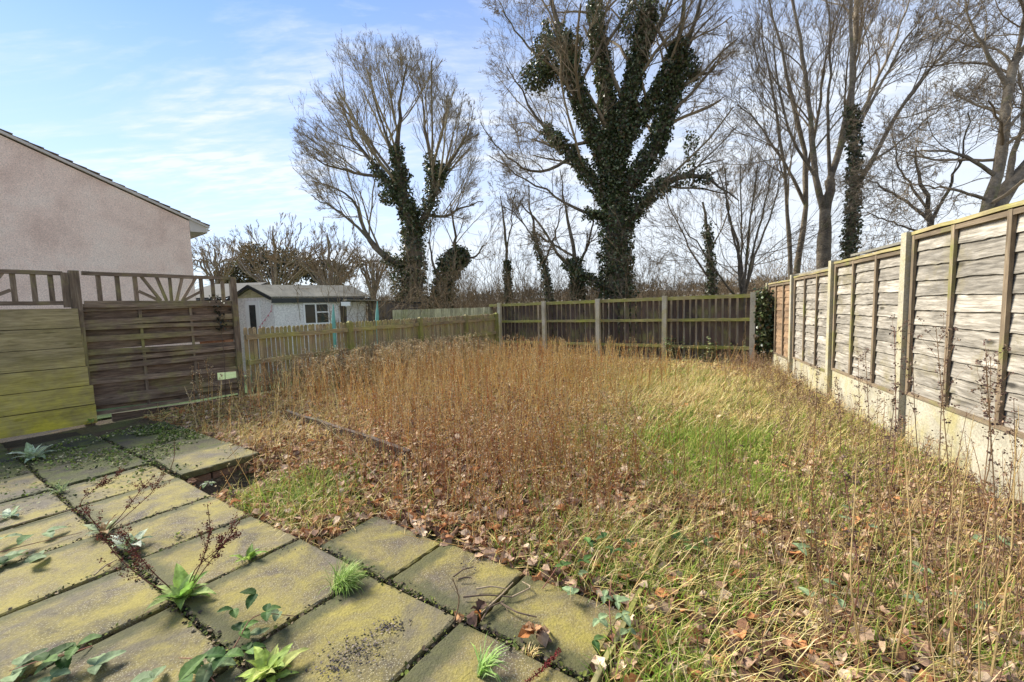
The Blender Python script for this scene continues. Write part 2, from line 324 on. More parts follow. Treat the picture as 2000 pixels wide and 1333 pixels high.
M['brick'] = rough_mat('brickwork', [(0.12, 0.07, 0.045), (0.22, 0.14, 0.09)], 9, 80, 0.6, 0.006)
M['render'] = rough_mat('pink_render', [(0.72, 0.52, 0.43), (0.90, 0.70, 0.59), (0.94, 0.79, 0.68)], 0.9, 45, 0.55, 0.012)
M['white'] = rough_mat('white_painted_blockwork', [(0.80, 0.75, 0.73), (0.87, 0.86, 0.83)], 1.2, 20, 0.3, 0.01)
M['felt'] = rough_mat('roofing_felt', [(0.15, 0.14, 0.11), (0.25, 0.235, 0.185), (0.34, 0.32, 0.25)], 1.3, 30, 0.3, 0.01)
M['tile'] = rough_mat('roof_tile', [(0.08, 0.06, 0.045), (0.16, 0.12, 0.085), (0.26, 0.20, 0.13)], 2.0, 25, 0.5, 0.01, moss=(0.2, 0.18, 0.07), mossamt=0.3, island=True)
M['fascia_dark'] = flat('dark_fascia_paint', (0.02, 0.025, 0.025), 0.5)
M['upvc'] = flat('white_plastic', (0.86, 0.86, 0.85), 0.35, var=0.06)
M['soffit'] = flat('weathered_soffit_paint', (0.58, 0.53, 0.48), 0.6)
M['glass'] = flat('dark_window_glass', (0.03, 0.035, 0.035), 0.06, var=0.3)
M['teal'] = flat('faded_teal_fabric', (0.18, 0.42, 0.38), 0.8)
M['red'] = flat('red_cloth', (0.55, 0.06, 0.12), 0.7)
M['bark'] = rough_mat('bark', [(0.07, 0.055, 0.038), (0.15, 0.12, 0.085), (0.24, 0.20, 0.145)], 3.0, 18, 1.0, 0.04, moss=(0.11, 0.12, 0.03), mossamt=0.35)
M['palebark'] = rough_mat('pale_bark', [(0.12, 0.095, 0.068), (0.24, 0.195, 0.14), (0.35, 0.295, 0.215)], 3.0, 18, 1.0, 0.04, moss=(0.16, 0.16, 0.05), mossamt=0.3)
M['twig'] = tint_mat('twig_bark', 0.85)
M['ivy'] = tint_mat('ivy_leaf', 0.36, 0.2, spec=0.55)
M['leaf'] = tint_mat('plant_leaf', 0.62, 0.32, spec=0.18)
M['litter'] = tint_mat('dead_leaf', 0.75, 0.15)
M['straw'] = tint_mat('dry_stem', 0.7, 0.2)
M['soil'] = tint_mat('soil_crumb', 0.95)

# ------------------------------------------------------------ ground and hill
def ground_mat():
    m, t, N, L, b, o = newmat('garden_soil'); w = worldpos(N)
    n1 = noise(N, L, w, 1.2, 8, 0.7, 0.4); n2 = noise(N, L, w, 30, 6, 0.7)
    col = ramp(N, L, n2, [(0.3, (0.035, 0.024, 0.014)), (0.5, (0.10, 0.068, 0.035)), (0.7, (0.22, 0.155, 0.08))])
    col = mixc(N, L, ramp(N, L, n1, [(0.48, 0.0), (0.60, 0.75)]), col, mixc(N, L, n2, (0.05, 0.07, 0.012), (0.18, 0.21, 0.05)))
    L.new(col, b.inputs['Base Color']); b.inputs['Roughness'].default_value = 0.95; bump(N, L, b, n2, 1.0, 0.03); return m
xs = np.concatenate([-np.geomspace(900, 9.2, 26), np.linspace(-9, 9, 121), np.geomspace(9.2, 900, 26)])
ys = np.concatenate([-np.geomspace(60, 1.2, 8), np.linspace(-1, 15, 109), np.geomspace(15.4, 1400, 34)])
X, Y = np.meshgrid(xs, ys, indexing='ij'); Z = gz(X, Y)
Z = Z - 1.2*np.clip((Y-20)/60, 0, 1)
g = MB(); g.grid(np.stack([X, Y, Z], -1)); tag(g.build('ground', ground_mat(), smooth=True), kind='structure')
hx = np.linspace(-420, 420, 90); hy = np.linspace(110, 420, 30); X, Y = np.meshgrid(hx, hy, indexing='ij')
k = np.clip((Y-110)/150, 0, 1); k = k*k*(3-2*k)
hillz = lambda X, Y: -4.6 + (9.5+2.2*pn(X, Y, 0.018, 1)+1.4*pn(X, Y, 0.05) + 4.5*np.clip((X+20)/160, 0, 1))*(lambda q: q*q*(3-2*q))(np.clip((Y-110)/150, 0, 1))
M['hill'] = rough_mat('winter_hillside', [(0.07, 0.055, 0.03), (0.13, 0.10, 0.055), (0.15, 0.15, 0.06)], 0.05, 0.8, 0.6, 0.6)
lx, ly = np.meshgrid(np.linspace(-9, 14, 40), np.linspace(0.35, 24, 40), indexing='ij'); gx = LB[0]+LD[0]*lx*1.0-0.0; lawnP = np.stack([LB[0]+LD[0]*lx-LD[1]*ly, LB[1]+LD[1]*lx+LD[0]*ly], -1)
lawnP = lawnP+LD*2.0
lg = MB(); lg.grid(np.concatenate([lawnP, (gz(lawnP[..., 0], lawnP[..., 1])+0.03)[..., None]], -1)); tag(lg.build('lawn', rough_mat('lawn_grass', [(0.05, 0.10, 0.018), (0.10, 0.17, 0.03)], 2, 60, 1.0, 0.02), smooth=True), kind='structure')
g = MB(); g.grid(np.stack([X, Y, hillz(X, Y)], -1)); tag(g.build('hill', M['hill'], smooth=True), kind='structure')

# ------------------------------------------------------------ paving
def patio():
    mb = MB(); mo = MB()
    def slab(u0_, u1_, v0_, v1_, z=0.0, th=0.05, g=0.012):
        u0_ += g; u1_ -= g; v0_ += g; v1_ -= g
        a, b, c, d = [z+random.uniform(-0.012, 0.010) for _ in range(4)]; n = 13; e = 0.008
        us = np.concatenate([[u0_, u0_+e], np.linspace(u0_, u1_, n)[1:-1], [u1_-e, u1_]]); vs = np.concatenate([[v0_, v0_+e], np.linspace(v0_, v1_, n)[1:-1], [v1_-e, v1_]])
        P = np.zeros((len(us)+2, len(vs)+2, 3)); uu = np.concatenate([[us[0]], us, [us[-1]]]); vv = np.concatenate([[vs[0]], vs, [vs[-1]]])
        chip = [random.choice((0, 0, random.uniform(.006, .028))) for _ in range(4)]
        for i, uq in enumerate(uu):
            for j, vq in enumerate(vv):
                s_, t_ = (uq-u0_)/(u1_-u0_), (vq-v0_)/(v1_-v0_)
                zz = (a*(1-s_)+b*s_)*(1-t_)+(c*(1-s_)+d*s_)*t_
                edge = i in (1, len(uu)-2) or j in (1, len(vv)-2); rim = i in (0, len(uu)-1) or j in (0, len(vv)-1)
                du = random.gauss(0, 0.0036) if edge or rim else 0; dv = random.gauss(0, 0.0036) if edge or rim else 0
                zz += -th if rim else (-0.006 if edge else random.gauss(0, 0.0006))
                ci, cj = (0 if i < 3 else 1 if i > len(uu)-4 else None), (0 if j < 3 else 1 if j > len(vv)-4 else None)
                if ci is not None and cj is not None and chip[ci*2+cj] and (i in (0, 1, len(uu)-2, len(uu)-1)) and (j in (0, 1, len(vv)-2, len(vv)-1)):
                    du += chip[ci*2+cj]*(1 if ci == 0 else -1); dv += chip[ci*2+cj]*0.8*(1 if cj == 0 else -1)
                P[i, j] = uv(uq+du, vq+dv, zz)
        (mo if (u0_ < -5.75 and v0_ > .6) or u0_ < -6.4 or (v0_ > 1.3 and u0_ < -5.2) else mb).grid(P, u0=(random.randint(0, 60)*10, random.randint(0, 60)*10))
    U = [-8.4, -7.78, -7.13, -6.48, -5.83, -5.09, -4.42, -3.75, -3.14, -2.52, -1.87, -1.22, -0.60, 0.05]
    for i in range(len(U)-1):
        if U[i] > -7.5: slab(U[i], U[i+1], 0.70, 1.355, 0.0 if U[i+1] > -5 else 0.004)
        if U[i] < -0.5:
            slab(U[i]+0.02, U[i+1]+0.02, 0.05, 0.70); slab(U[i]-0.01, U[i+1]-0.01, -0.60, 0.05); slab(U[i], U[i+1], -1.25, -0.60)
    slab(-6.9, -6.30, 1.365, 2.02, 0.012); slab(-6.30, -5.74, 1.365, 2.02, 0.014); slab(-5.74, -5.10, 1.365, 2.02, 0.016); slab(-5.10, -4.42, 1.365, 2.04, 0.020, 0.055)
    slab(-2.36, -1.73, 1.36, 1.80, -0.01); slab(-1.73, -1.15, 1.36, 1.81, -0.004); slab(-1.15, -0.60, 1.36, 1.80, -0.012)
    tag(mo.build('mossy_paving', M['slabmoss']), kind='structure'); return mb.build('patio', M['slab'])
tag(patio(), kind='structure')
def bricks():                              # brick course under the raised slabs by the hollow
    mb = MB()
    for k in range(2):
        z = -0.085-0.075*k
        for a, b_ in ((1.40, 1.60), (1.615, 1.82), (1.835, 2.0)): mb.box(uv(-4.50, a, z), uv(-4.50, b_, z), 0.10, 0.062)
        for q in range(4): mb.box(uv(-4.56-0.235*q, 1.94, z), uv(-4.56-0.235*q-0.22, 1.94, z), 0.10, 0.062)
        for q in range(3): mb.box(uv(-4.38+0.235*q, 1.30, z), uv(-4.38+0.235*q+0.22, 1.30, z), 0.09, 0.062)
    return mb.build('brick_edging', M['brick'])
tag(bricks(), 'low brick edging under the raised paving slabs by the dark hollow', 'edging')
mb = MB(); mb.box(uv(-9, 0.3, -0.09), uv(-0.5, 0.3, -0.09), 2.06, 0.05); tag(mb.build('joint_bed', rough_mat('joint_soil', [(0.02, 0.015, 0.01), (0.06, 0.045, 0.025)], 20, 80, 1.0, 0.01)), kind='structure')

# ------------------------------------------------------------ right-hand panel fence
def v3(p, z): return np.array([p[0], p[1], z])
RN = np.array([-RD[1], RD[0]])             # towards the garden
def rp(s, n=0.0, z=0.0): q = RA + RD*s + RN*n; return np.array([q[0], q[1], z])
fence = empty('panel_fence', rp(0), 'tall fence of grey waney lap panels between concrete posts along the right side', 'fence')
panels = [(-2*RS, -RS, 0.52, 2.06), (-RS, 0, 0.48, 1.99), (0, RS, 0.43, 1.885), (RS, 2*RS, 0.355, 1.805), (2*RS, 3.02*RS, 0.29, 1.76)]
for i, (s0, s1, zb, zt) in enumerate(panels):
    a, b = s0+0.06, s1-0.06; mb = MB(); n = 11; ph = (zt-0.04-zb)/n
    for k in range(n+1):
        z0 = zb+k*ph-0.012; z1 = min(z0+ph*1.28, zt-0.01); seg = 26
        ss = np.linspace(a, b, seg+1); wav = rng.normal(0, 0.0025, seg+1) + 0.004*np.sin(ss*random.uniform(3, 8)+random.random()*6)
        rows = []
        for (n_, zz, wv) in ((0.004, z1, 0), (0.024, z0, 1), (0.006, z0+0.003, 1), (-0.004, z1, 0), (0.004, z1, 0)):
            rows.append([rp(s, n_, zz+(w if wv else 0)) for s, w in zip(ss, wav)])
        mb.grid(np.array(rows).transpose(1, 0, 2))
    pn_ = mb.build('fence_panel', M['panelwood2'] if i == 4 else M['panelwood'], fence)
    if i == 4: pn_['label'] = 'warm brown far end panel'
    mb = MB()
    for k, t_ in enumerate((0.012, 1/3, 2/3, 0.988)):
        s = a+(b-a)*t_; mb.box(rp(s, 0.036, zb-0.005), rp(s, 0.036, zt-0.03), 0.042, 0.024, v3(RN, 0))
    mb.box(rp(a, 0.03, zt-0.052), rp(b, 0.03, zt-0.052), 0.030, 0.036); mb.box(rp(a, 0.032, zb-0.003), rp(b, 0.032, zb-0.003), 0.03, 0.03)
    mb.build('batten', M['batten'], pn_)
    mb = MB(); mb.box(rp(a-0.01, 0.012, zt-0.008), rp(b+0.01, 0.012, zt-0.008), 0.085, 0.030, seg=8, jit=0.002); mb.build('capping_rail', M['capwood'], pn_)
    mb = MB(); mb.box(rp(s0+0.05, 0.01, zb-0.16), rp(s1-0.05, 0.01, zb-0.16), 0.045, 0.29); mb.box(rp(s0+0.05, 0.006, zb-0.455), rp(s1-0.05, 0.006, zb-0.455), 0.045, 0.295)
    mb.build('gravel_board', M['concrete'], fence)
for s, zt in ((-RS, 2.09), (0, 2.0), (RS, 1.915), (2*RS, 1.84), (3.02*RS, 1.78)):
    mb = MB(); mb.box(rp(s, 0.028, -0.3), rp(s, 0.028, zt), 0.095, 0.115, v3(RN, 0)); mb.build('concrete_post', M['concrete'], fence)

# ------------------------------------------------------------ far fence with concrete posts
FDv = nrm(FA-FB); FL = np.linalg.norm(FA-FB); FN = np.array([FDv[1], -FDv[0]]);
if FN[1] > 0: FN = -FN
def fp(s, n=0.0, z=0.0): q = FB + FDv*s + FN*n; return np.array([q[0], q[1], z])
far = empty('board_fence', fp(0), 'dark vertical board fence with five pale concrete posts across the far end', 'fence')
ftop = lambda s: 1.545-0.035*s/FL
marks = [0, FL*0.26, FL*0.50, FL*0.735, FL*0.965, FL*1.03]
for i in range(5):
    a, b = marks[i], marks[i+1]; mb = MB(); mp_ = MB(); s = a+0.03; k = 0
    while s < b-0.02:
        w_ = random.uniform(0.085, 0.105); zt = ftop(s)+random.uniform(0.0, 0.035)
        if random.random() > 0.03: mb.box(fp(s+w_/2, -0.055, 0.02), fp(s+w_/2+random.uniform(-.004, .004), -0.055, zt-0.03), w_, 0.016, v3(FN, 0))
        if random.random() < 0.8: mp_.box(fp(s+w_+0.028, -0.105, 0.02), fp(s+w_+0.028, -0.105, zt+0.01), 0.05, 0.014, v3(FN, 0))  # rear boards; brightness beyond the gaps is put into their pale colour
        s += w_+random.uniform(0.045, 0.062); k += 1
    mb.build('dark_boards', M['darkboard'], far); mp_.build('gap_light_boards', M['gaplightboard'], far)
    for zr in (-0.035, -0.56, -1.2):
        mb = MB(); mb.box(fp(a+0.02, -0.012, ftop(a)+zr), fp(b-0.02, -0.012, ftop(b)+zr), 0.06, 0.085 if zr > -0.5 else 0.07, seg=5, jit=0.002); mb.build('rail', M['mossrail'], far)
for s in marks[:5]:
    mb = MB(); mb.box(fp(s, 0.055, -0.2), fp(s+random.uniform(-.012, .012), 0.055, ftop(s)+0.035), 0.105, 0.10, v3(FN, 0)); mb.build('concrete_post', M['concrete'], far)
# short link between far fence and panel fence
gap = empty('gap_fence', v3(FB+np.array([0.25, 0.0]), 0), 'short dark boarded gap filler half hidden by ivy in the corner', 'fence')
mb = MB()
q0 = FB+np.array([0.1, 0.12]); q1 = RA+RD*(3.02*RS)+RN*0.05
for k in range(6):
    c = q0+(q1-q0)*(k+0.5)/6; mb.box(v3(c, 0), v3(c, 1.4), 0.09, 0.02, (0.1, -1, 0))
mb.build('dark_boards', M['darkboard'], gap)
# moss cushions along the top rail
# ------------------------------------------------------------ picket fence on the left
PA = LB+LD*0.10; PB = FA+np.array([0.05, -0.35]); PD = nrm(PB-PA); PL = np.linalg.norm(PB-PA); PN = np.array([PD[1], -PD[0]])
def pp(s, n=0.0, z=0.0): q = PA + PD*s + PN*n; return np.array([q[0], q[1], z])
pick_f = empty('picket_fence', pp(0), 'low mossy round topped picket fence along the left side', 'fence')
ptop = lambda s: 1.165+0.05*s/PL
pm = [0.0, PL*0.285, PL*0.56, PL*0.80, PL]
for i in range(4):
    a, b = pm[i], pm[i+1]; mb = MB(); s = a+0.05
    while s < b-0.03:
        w_ = 0.060; zt = ptop(s)+random.uniform(-0.012, 0.012); lean = random.uniform(-0.008, 0.008)
        ang = np.linspace(0, math.pi, 6)
        outl = [pp(s-w_/2, -0.03, 0.0), pp(s+w_/2, -0.03, 0.0)] + [pp(s+w_/2*math.cos(t_)+lean, -0.03, zt-w_/2+w_/2*math.sin(t_)*1.1) for t_ in ang]
        if random.random() > 0.02: mb.poly_prism(outl, v3(PN*0.016, 0))
        s += w_+random.uniform(0.012, 0.024)
    mb.build('pickets', M['picket'], pick_f)
    for zr in (-0.16, -0.60, -1.0):
        mb = MB(); mb.box(pp(a+0.04, 0.02, ptop(a)+zr), pp(b-0.04, 0.02, ptop(b)+zr), 0.045, 0.085, seg=5, jit=0.003); mb.build('rail', M['picket'], pick_f)
for s in pm[1:]:
    mb = MB(); mb.box(pp(s, 0.03, -0.2), pp(s, 0.03, ptop(s)-0.005), 0.10, 0.10, v3(PN, 0)); mb.box(pp(s, 0.03, ptop(s)-0.005), pp(s, 0.03, ptop(s)+0.03), 0.105, 0.105, v3(PN, 0), taper=0.3); mb.build('post', M['mossrail'], pick_f)

# ------------------------------------------------------------ left screen with sunburst trellis
LN = np.array([LD[1], -LD[0]])             # towards the garden
def lp(s, n=0.0, z=0.0): q = LA + LD*s + LN*n; return np.array([q[0], q[1], z])
LW = float(np.linalg.norm(LB-LA))
LT = 2.02
def sunburst(parent, s0, s1, zt, zb):
    for nm, z, w_, t_ in (('top_rail', zt, 0.07, 0.05), ('bottom_rail', zb, 0.07, 0.05)):
        mb = MB(); mb.box(lp(s0, 0, z), lp(s1, 0, z), w_, t_, seg=6, jit=0.0015); mb.build(nm, M['trellis'], parent)
    L_ = s1-s0
    for t_ in (0.09, 0.20, 0.31, 0.77, 0.86, 0.94):
        mb = MB(); mb.box(lp(s0+L_*t_, 0.0, zb), lp(s0+L_*t_, 0.0, zt), 0.05, 0.03, v3(LN, 0)); mb.build('baluster', M['trellis'], parent)
    c = s0+L_*0.54
    for dx_, dz in ((-0.40, 0.42), (-0.36, 1.0), (-0.17, 1.0), (0.0, 1.0), (0.17, 1.0), (0.36, 1.0), (0.40, 0.42)):
        k = 0.23 if abs(dx_) > 0.3 or dz < 1 else 0.12
        p0 = lp(c+dx_*L_*0.23*0.9, 0.012+abs(dx_)*0.004, zb+0.025); p1 = lp(c+dx_*L_*0.54, 0.012+abs(dx_)*0.004, zb+(zt-zb)*dz)
        mb = MB(); mb.box(p0, p1, 0.04, 0.022, v3(LN, 0)); mb.build('sunburst_slat', M['trellis'], parent)
tf = empty('trellis_fence', lp(0), 'brown woven slat fence panel topped by sunburst trellis', 'fence')
sunburst(tf, 0.05, LW-0.04, LT, LT-0.40)
zlo, zhi = 0.10, LT-0.45; n = 7; hh = (zhi-zlo)/n
ss0 = np.linspace(0.0, LW-0.02, 31)
def slat(mb, z, hw, n0, amp, sg, ss, skew):
    t_ = (ss-0.0)/(LW-0.02); nn = n0+sg*amp*np.sin(3*math.pi*t_); dz = skew*(t_-.5)+0.004*np.sin(5*t_+z*9)
    rows = [[lp(s, q+a*0.006, z+d_+b_*hw) for s, q, d_ in zip(ss, nn, dz)] for a, b_ in ((-1, -1), (1, -1), (1, 1), (-1, 1), (-1, -1))]
    mb.grid(np.array(rows).transpose(1, 0, 2), flip=True)
mb = MB(); mf = MB()
for i in range(n):
    z = zlo+hh*(i+0.5); ss = ss0[:26] if i == 1 else ss0
    slat(mb, z+random.gauss(0, .008), hh*(0.46 if i != 4 else .33), -0.022, 0.012, 1, ss, random.gauss(0, .02))
    slat(mf, z+hh*0.5+random.gauss(0, .012), hh*random.uniform(.14, .21), 0.022, 0.020, -1, ss0, random.gauss(0, .035))
    if i in (0, 3, 5): slat(mf, z+random.gauss(0, .012), hh*random.uniform(.13, .2), 0.026, 0.016, 1, ss0, random.gauss(0, .03))
mb.build('back_slats', M['brownslat'], tf); mf.build('front_slats', M['frontslat'], tf)
for t_ in (1/3, 2/3):
    mb = MB(); mb.box(lp(LW*t_, 0.0, zlo-0.02), lp(LW*t_, 0.0, zhi), 0.035, 0.02, v3(LN, 0)); mb.build('batten', M['trellis'], tf)
for z, w_ in ((zhi+0.01, 0.05), (0.09, 0.05)):
    mb = MB(); mb.box(lp(0.03, 0.03, z), lp(LW-0.02, 0.03, z), 0.03, w_, seg=4, jit=0.003); mb.build('rail', M['trellis'], tf)
mb = MB(); mb.box(lp(0.2, -0.02, -0.1), lp(LW-0.02, -0.02, -0.16), 0.04, 0.30); mb.build('kick_board', M['brownslat'], tf)
for s, zt, w_ in ((-0.03, LT+0.03, 0.10), (LW, LT+0.02, 0.085)):
    mb = MB(); mb.box(lp(s, 0.02, -0.3), lp(s-0.00, 0.02, zt), w_, 0.085, v3(LN, 0)); mb.build('post', M['trellis'], tf)
lf = empty('mossy_screen', lp(-1.2), 'left screen of algae green horizontal boards under a trellis strip', 'fence')
sunburst(lf, -2.0, -0.13, LT-0.01, LT-0.40)
mb = MB(); mb.box(lp(-0.115, 0.03, LT-0.46), lp(-0.115, 0.03, LT), 0.075, 0.03, v3(LN, 0)); mb.build('post', M['trellis'], lf)
z = -0.02; bh = 0.262; e = [0.035, 0.03, -0.005, -0.02, -0.03, -0.035]
for k in range(6):
    mb = MB(); s1 = 0.0+e[k]
    o_ = random.uniform(-.004, .004); mb.box(lp(-2.3, 0.085+o_, z+bh/2), lp(s1, 0.085+o_, z+bh/2+random.uniform(-.003, .003)), 0.045, bh-0.009, seg=1); mb.build('board', M['mossboard'], lf); z += bh
mb = MB(); mb.box(lp(-2.2, 0.052, 0.78), lp(-0.06, 0.052, 0.78), 0.015, 1.5); mb.build('seam_light_blocker', M['darkboard'], lf)  # added dark sheet, blocks bright light through the board seams

# ------------------------------------------------------------ rendered house behind the left fence
HC = atY(379, 545, 13.0)[:2]               # right-hand corner of its gable wall
HD = -nrm(np.array([math.cos(math.radians(53)), math.sin(math.radians(53))])); HN = np.array([-HD[1], HD[0]])
if HN[0] < 0: HN = -HN
def hp(s, n=0.0, z=0.0): q = HC + HD*s + HN*n; return np.array([q[0], q[1], z])
EZ = 4.28; PT = math.tan(math.radians(22.5)); HLEN = 8.6; RL = HLEN/2
house = empty('rendered_house', hp(0, 0, -0.5), 'pink rendered house gable with tiled roof beyond the left fence', 'house')
mb = MB(); mb.poly_prism([hp(0, 0, -0.6), hp(HLEN, 0, -0.6), hp(HLEN, 0, EZ), hp(RL, 0, EZ+RL*PT), hp(0, 0, EZ)], v3(-HN*7, 0)); mb.build('wall', M['render'], house)
mb = MB()                                  # tiles laid in courses down both slopes, verge row proud of the wall
for side in (0, 1):
    f_ = (lambda s: s) if side == 0 else (lambda s: HLEN-s)
    nC = 20; c0 = -0.52; cs = (RL+0.52)/nC
    for i in range(nC):
        s0 = c0+i*cs; s1 = s0+cs*1.18
        for j in range(4 if side == 0 else 2):
            n0 = 0.07-j*0.33; n1 = n0-0.32 if j < 3 else -7
            jz = random.uniform(-0.01, 0.02) if j == 0 else 0
            A_ = hp(f_(s0), n0, EZ+s0*PT+0.135+jz); B_ = hp(f_(s1), n0, EZ+s1*PT+0.10+jz)
            mb.box((A_+hp(f_(s0), n1, EZ+s0*PT+0.135+jz))/2, (B_+hp(f_(s1), n1, EZ+s1*PT+0.10+jz))/2, abs(n0-n1), 0.028)
roof = mb.build('roof', M['tile'], house)
mb = MB(); mb.box(hp(-0.5, 0.03, EZ-0.5*PT+0.065), hp(RL, 0.03, EZ+RL*PT+0.065), 0.09, 0.06); mb.build('verge', M['soffit'], roof)
mb = MB(); mb.poly_prism([hp(0.0, 0.035, EZ-0.32), hp(-0.42, 0.035, EZ-0.30), hp(-0.42, 0.035, EZ-0.13), hp(0.0, 0.035, EZ+0.03)], v3(-HN*6.9, 0)); mb.build('soffit_box', M['soffit'], house)
mb = MB(); mb.box(hp(-0.435, 0.04, EZ-0.21), hp(-0.435, -6.9, EZ-0.21), 0.022, 0.22); mb.build('fascia', M['upvc'], house)
ang = np.linspace(math.pi, 2*math.pi, 9); R_ = np.array([[hp(-0.52+0.058*math.cos(a), n_, EZ-0.17+0.058*math.sin(a)) for a in ang] for n_ in (0.05, -7)])
mb = MB(); mb.grid(R_); mb.build('gutter', M['upvc'], house)

# ------------------------------------------------------------ neighbour's white outbuilding
def outbuilding():
    Yc = 15.5; C = atY(536, 620, Yc)[:2]; D = nrm(np.array([0.80, 0.60])); Nn = np.array([D[1], -D[0]])   # long wall runs along D, away to the right
    G = -Nn                                  # gable wall runs back-left from corner C
    G = nrm(np.array([-1.0, 0.30]))
    zb = -0.9; ez = 2.02; rz = 2.42; wl = 3.35; gw = 1.75
    def q(a, b, z): p = C + D*a + G*b; return np.array([p[0], p[1], z])
    t = empty('garden_outbuilding', q(0, 0, zb), 'white painted garden outbuilding with grey felt roof and white door', 'outbuilding')
    mb = MB(); mb.poly_prism([q(0, 0, zb), q(0, gw, zb), q(0, gw, ez), q(0, 0, ez)], v3(D*wl, 0)); mb.build('wall', M['white'], t)
    mb = MB(); mb.poly_prism([q(-0.015, 0, ez), q(-0.015, gw, ez), q(-0.015, gw/2, rz)], v3(D*wl, 0)); mb.build('gable_boarding', M['yellowboard'], t)
    mb = MB(); sl = (rz-ez)/(gw/2)
    for s_ in (0, 1):
        b0, b1 = (-0.16, gw/2) if s_ == 0 else (gw+0.16, gw/2)
        A = [q(-0.18, b0, ez-0.16*sl+0.05), q(wl+0.1, b0, ez-0.16*sl+0.05), q(wl+0.1, b1, rz+0.05), q(-0.18, b1, rz+0.05)]
        mb.poly_prism(A, (0, 0, 0.035))
    rf = mb.build('roof', M['felt'], t)
    mb = MB(); mb.box(q(-0.18, -0.17, ez-0.14), q(wl+0.1, -0.17, ez-0.14), 0.025, 0.17)
    for b0 in (-0.17, gw+0.17): mb.box(q(-0.19, b0, ez-0.16*sl-0.0), q(-0.19, gw/2, rz+0.02), 0.02, 0.11, v3(G, 0) if 0 else (0, 0, 1))
    mb.build('fascia', M['fascia_dark'], rf)
    def opening(nm, o, ax, n_, a0, a1, z0, z1, bars, sub='pane'):
        mb = MB(); th = 0.06
        e = lambda a, z: v3(o+ax*a+n_*0.03, z)
        mb.box(e(a0, z1-th/2), e(a1, z1-th/2), 0.05, th); mb.box(e(a0, z0+th/2), e(a1, z0+th/2), 0.05, th)
        for a in (a0+th/2, a1-th/2): mb.box(e(a, z0+th), e(a, z1-th), th, 0.05, v3(n_, 0))
        for kind, v, w0, w1 in bars:
            if kind == 'v': mb.box(e(v, w0), e(v, w1), 0.05, 0.048, v3(n_, 0))
            else: mb.box(e(w0, v), e(w1, v), 0.048, 0.05)
        f_ = mb.build(nm, M['upvc'], t)
        mb = MB(); mb.box(v3(o+ax*(a0+0.05)+n_*0.012, (z0+z1)/2), v3(o+ax*(a1-0.05)+n_*0.012, (z0+z1)/2), 0.02, z1-z0-0.1); mb.build(sub, M['glass'], f_)
        return f_
    nl = np.array([D[1], -D[0]]); ng = np.array([-G[1], G[0]]); ng = ng if ng[1] < 0 else -ng
    mb = MB(); dc = C+G*0.95+ng*0.03; mb.box(v3(dc, zb+0.1), v3(dc, ez-0.12), 0.66, 0.05, v3(ng, 0)); dr = mb.build('door', M['upvc'], t)
    mb = MB(); mb.box(v3(dc+ng*0.022, zb+0.5), v3(dc+ng*0.022, ez-0.27), 0.30, 0.012, v3(ng, 0)); mb.build('pane', M['glass'], dr)
    opening('window', C, D, nl, 0.98, 1.92, 0.95, 1.78, [('v', 1.42, 1.0, 1.74), ('h', 1.42, 1.45, 1.9)])
    opening('window', C, D, nl, 2.25, 2.6, 0.6, 1.88, [])
    mb = MB(); p = v3(C+D*0.12+nl*0.05, 1.70); mb.box(p, p+np.array([0, 0, 0.13]), 0.09, 0.07); mb.build('wall_lamp', M['yellowboard'], t)
    # bunting hung across the gable wall
    mb = MB(); pts = [v3(C+G*b_+ng*0.08, z) for b_, z in ((0.62, 0.95), (0.5, 1.08), (0.36, 1.2), (0.2, 1.36), (0.05, 1.52), (0.0, 1.72))]
    for a, b_ in zip(pts[:-1], pts[1:]): mb.box(a, b_, 0.008, 0.008)
    for a in pts[:-1]: mb.poly_prism([a+np.array([-0.03, 0, 0]), a+np.array([0.03, 0, 0]), a+np.array([0, 0, -0.06])], v3(ng*0.004, 0))
    tag(mb.build('bunting', M['red']), 'thin string of red bunting on the white outbuilding', 'bunting')
    # lean-to store at its right end, dark boards
    s = empty('lean_to_store', q(wl+0.2, 0, zb), 'grey brown boarded store with flat dark roof beside the white outbuilding', 'shed')
    mb = MB()
    for k in range(18): mb.box(q(wl+0.1+k*0.125, -0.05, zb), q(wl+0.1+k*0.125, -0.05, 1.80-0.008*k), 0.118, 0.02, v3(nl, 0))
    mb.build('wall', wood('grey_store_boards', (0.10, 0.085, 0.075), (0.17, 0.15, 0.135), (0.24, 0.215, 0.19), knots=False), s)
    mb = MB(); mb.poly_prism([q(wl+0.0, -0.15, 1.80), q(wl+2.35, -0.15, 1.68), q(wl+2.35, 1.5, 1.68), q(wl+0.0, 1.5, 1.80)], (0, 0, 0.06)); mb.build('roof', M['fascia_dark'], s)
    mb = MB(); mb.box(q(2.05, -0.55, 1.86), q(wl+0.1, -0.5, 1.82), 0.7, 0.035); 
    c2 = mb.build('canopy', M['felt'], t)
    for k, (x, y0, y1, tilt, lab) in enumerate(((651, 595, 660, 6, 'teal folded parasol leaning near the white window'), (737, 589, 640, -3, 'teal folded parasol standing by the dark store'))):
        a = atY(x+tilt*0.3, 720, 14.0); b = atY(x, y0, 14.0); n_ = 7
        zs = np.linspace(0, 1, n_); P = (a+(b-a)*zs[:, None])[None]; R = np.array([[0.02, 0.03, 0.09, 0.085, 0.07, 0.05, 0.012]])
        V_, Q_ = tubes(P, R, 7); cc = npmesh('folded_parasol', V_, [Q_], M['teal'], smooth=True, loc=a); tag(cc, lab, 'parasol', 'folded parasols in the next garden')
    br = empty('garden_broom', atY(677, 720, 13.6), 'upright garden broom with white head standing before the window', 'broom')
    mb = MB(); mb.box(atY(677, 720, 13.6), atY(675, 600, 13.6), 0.05, 0.05, (0, -1, 0)); mb.build('handle', M['darkboard'], br)
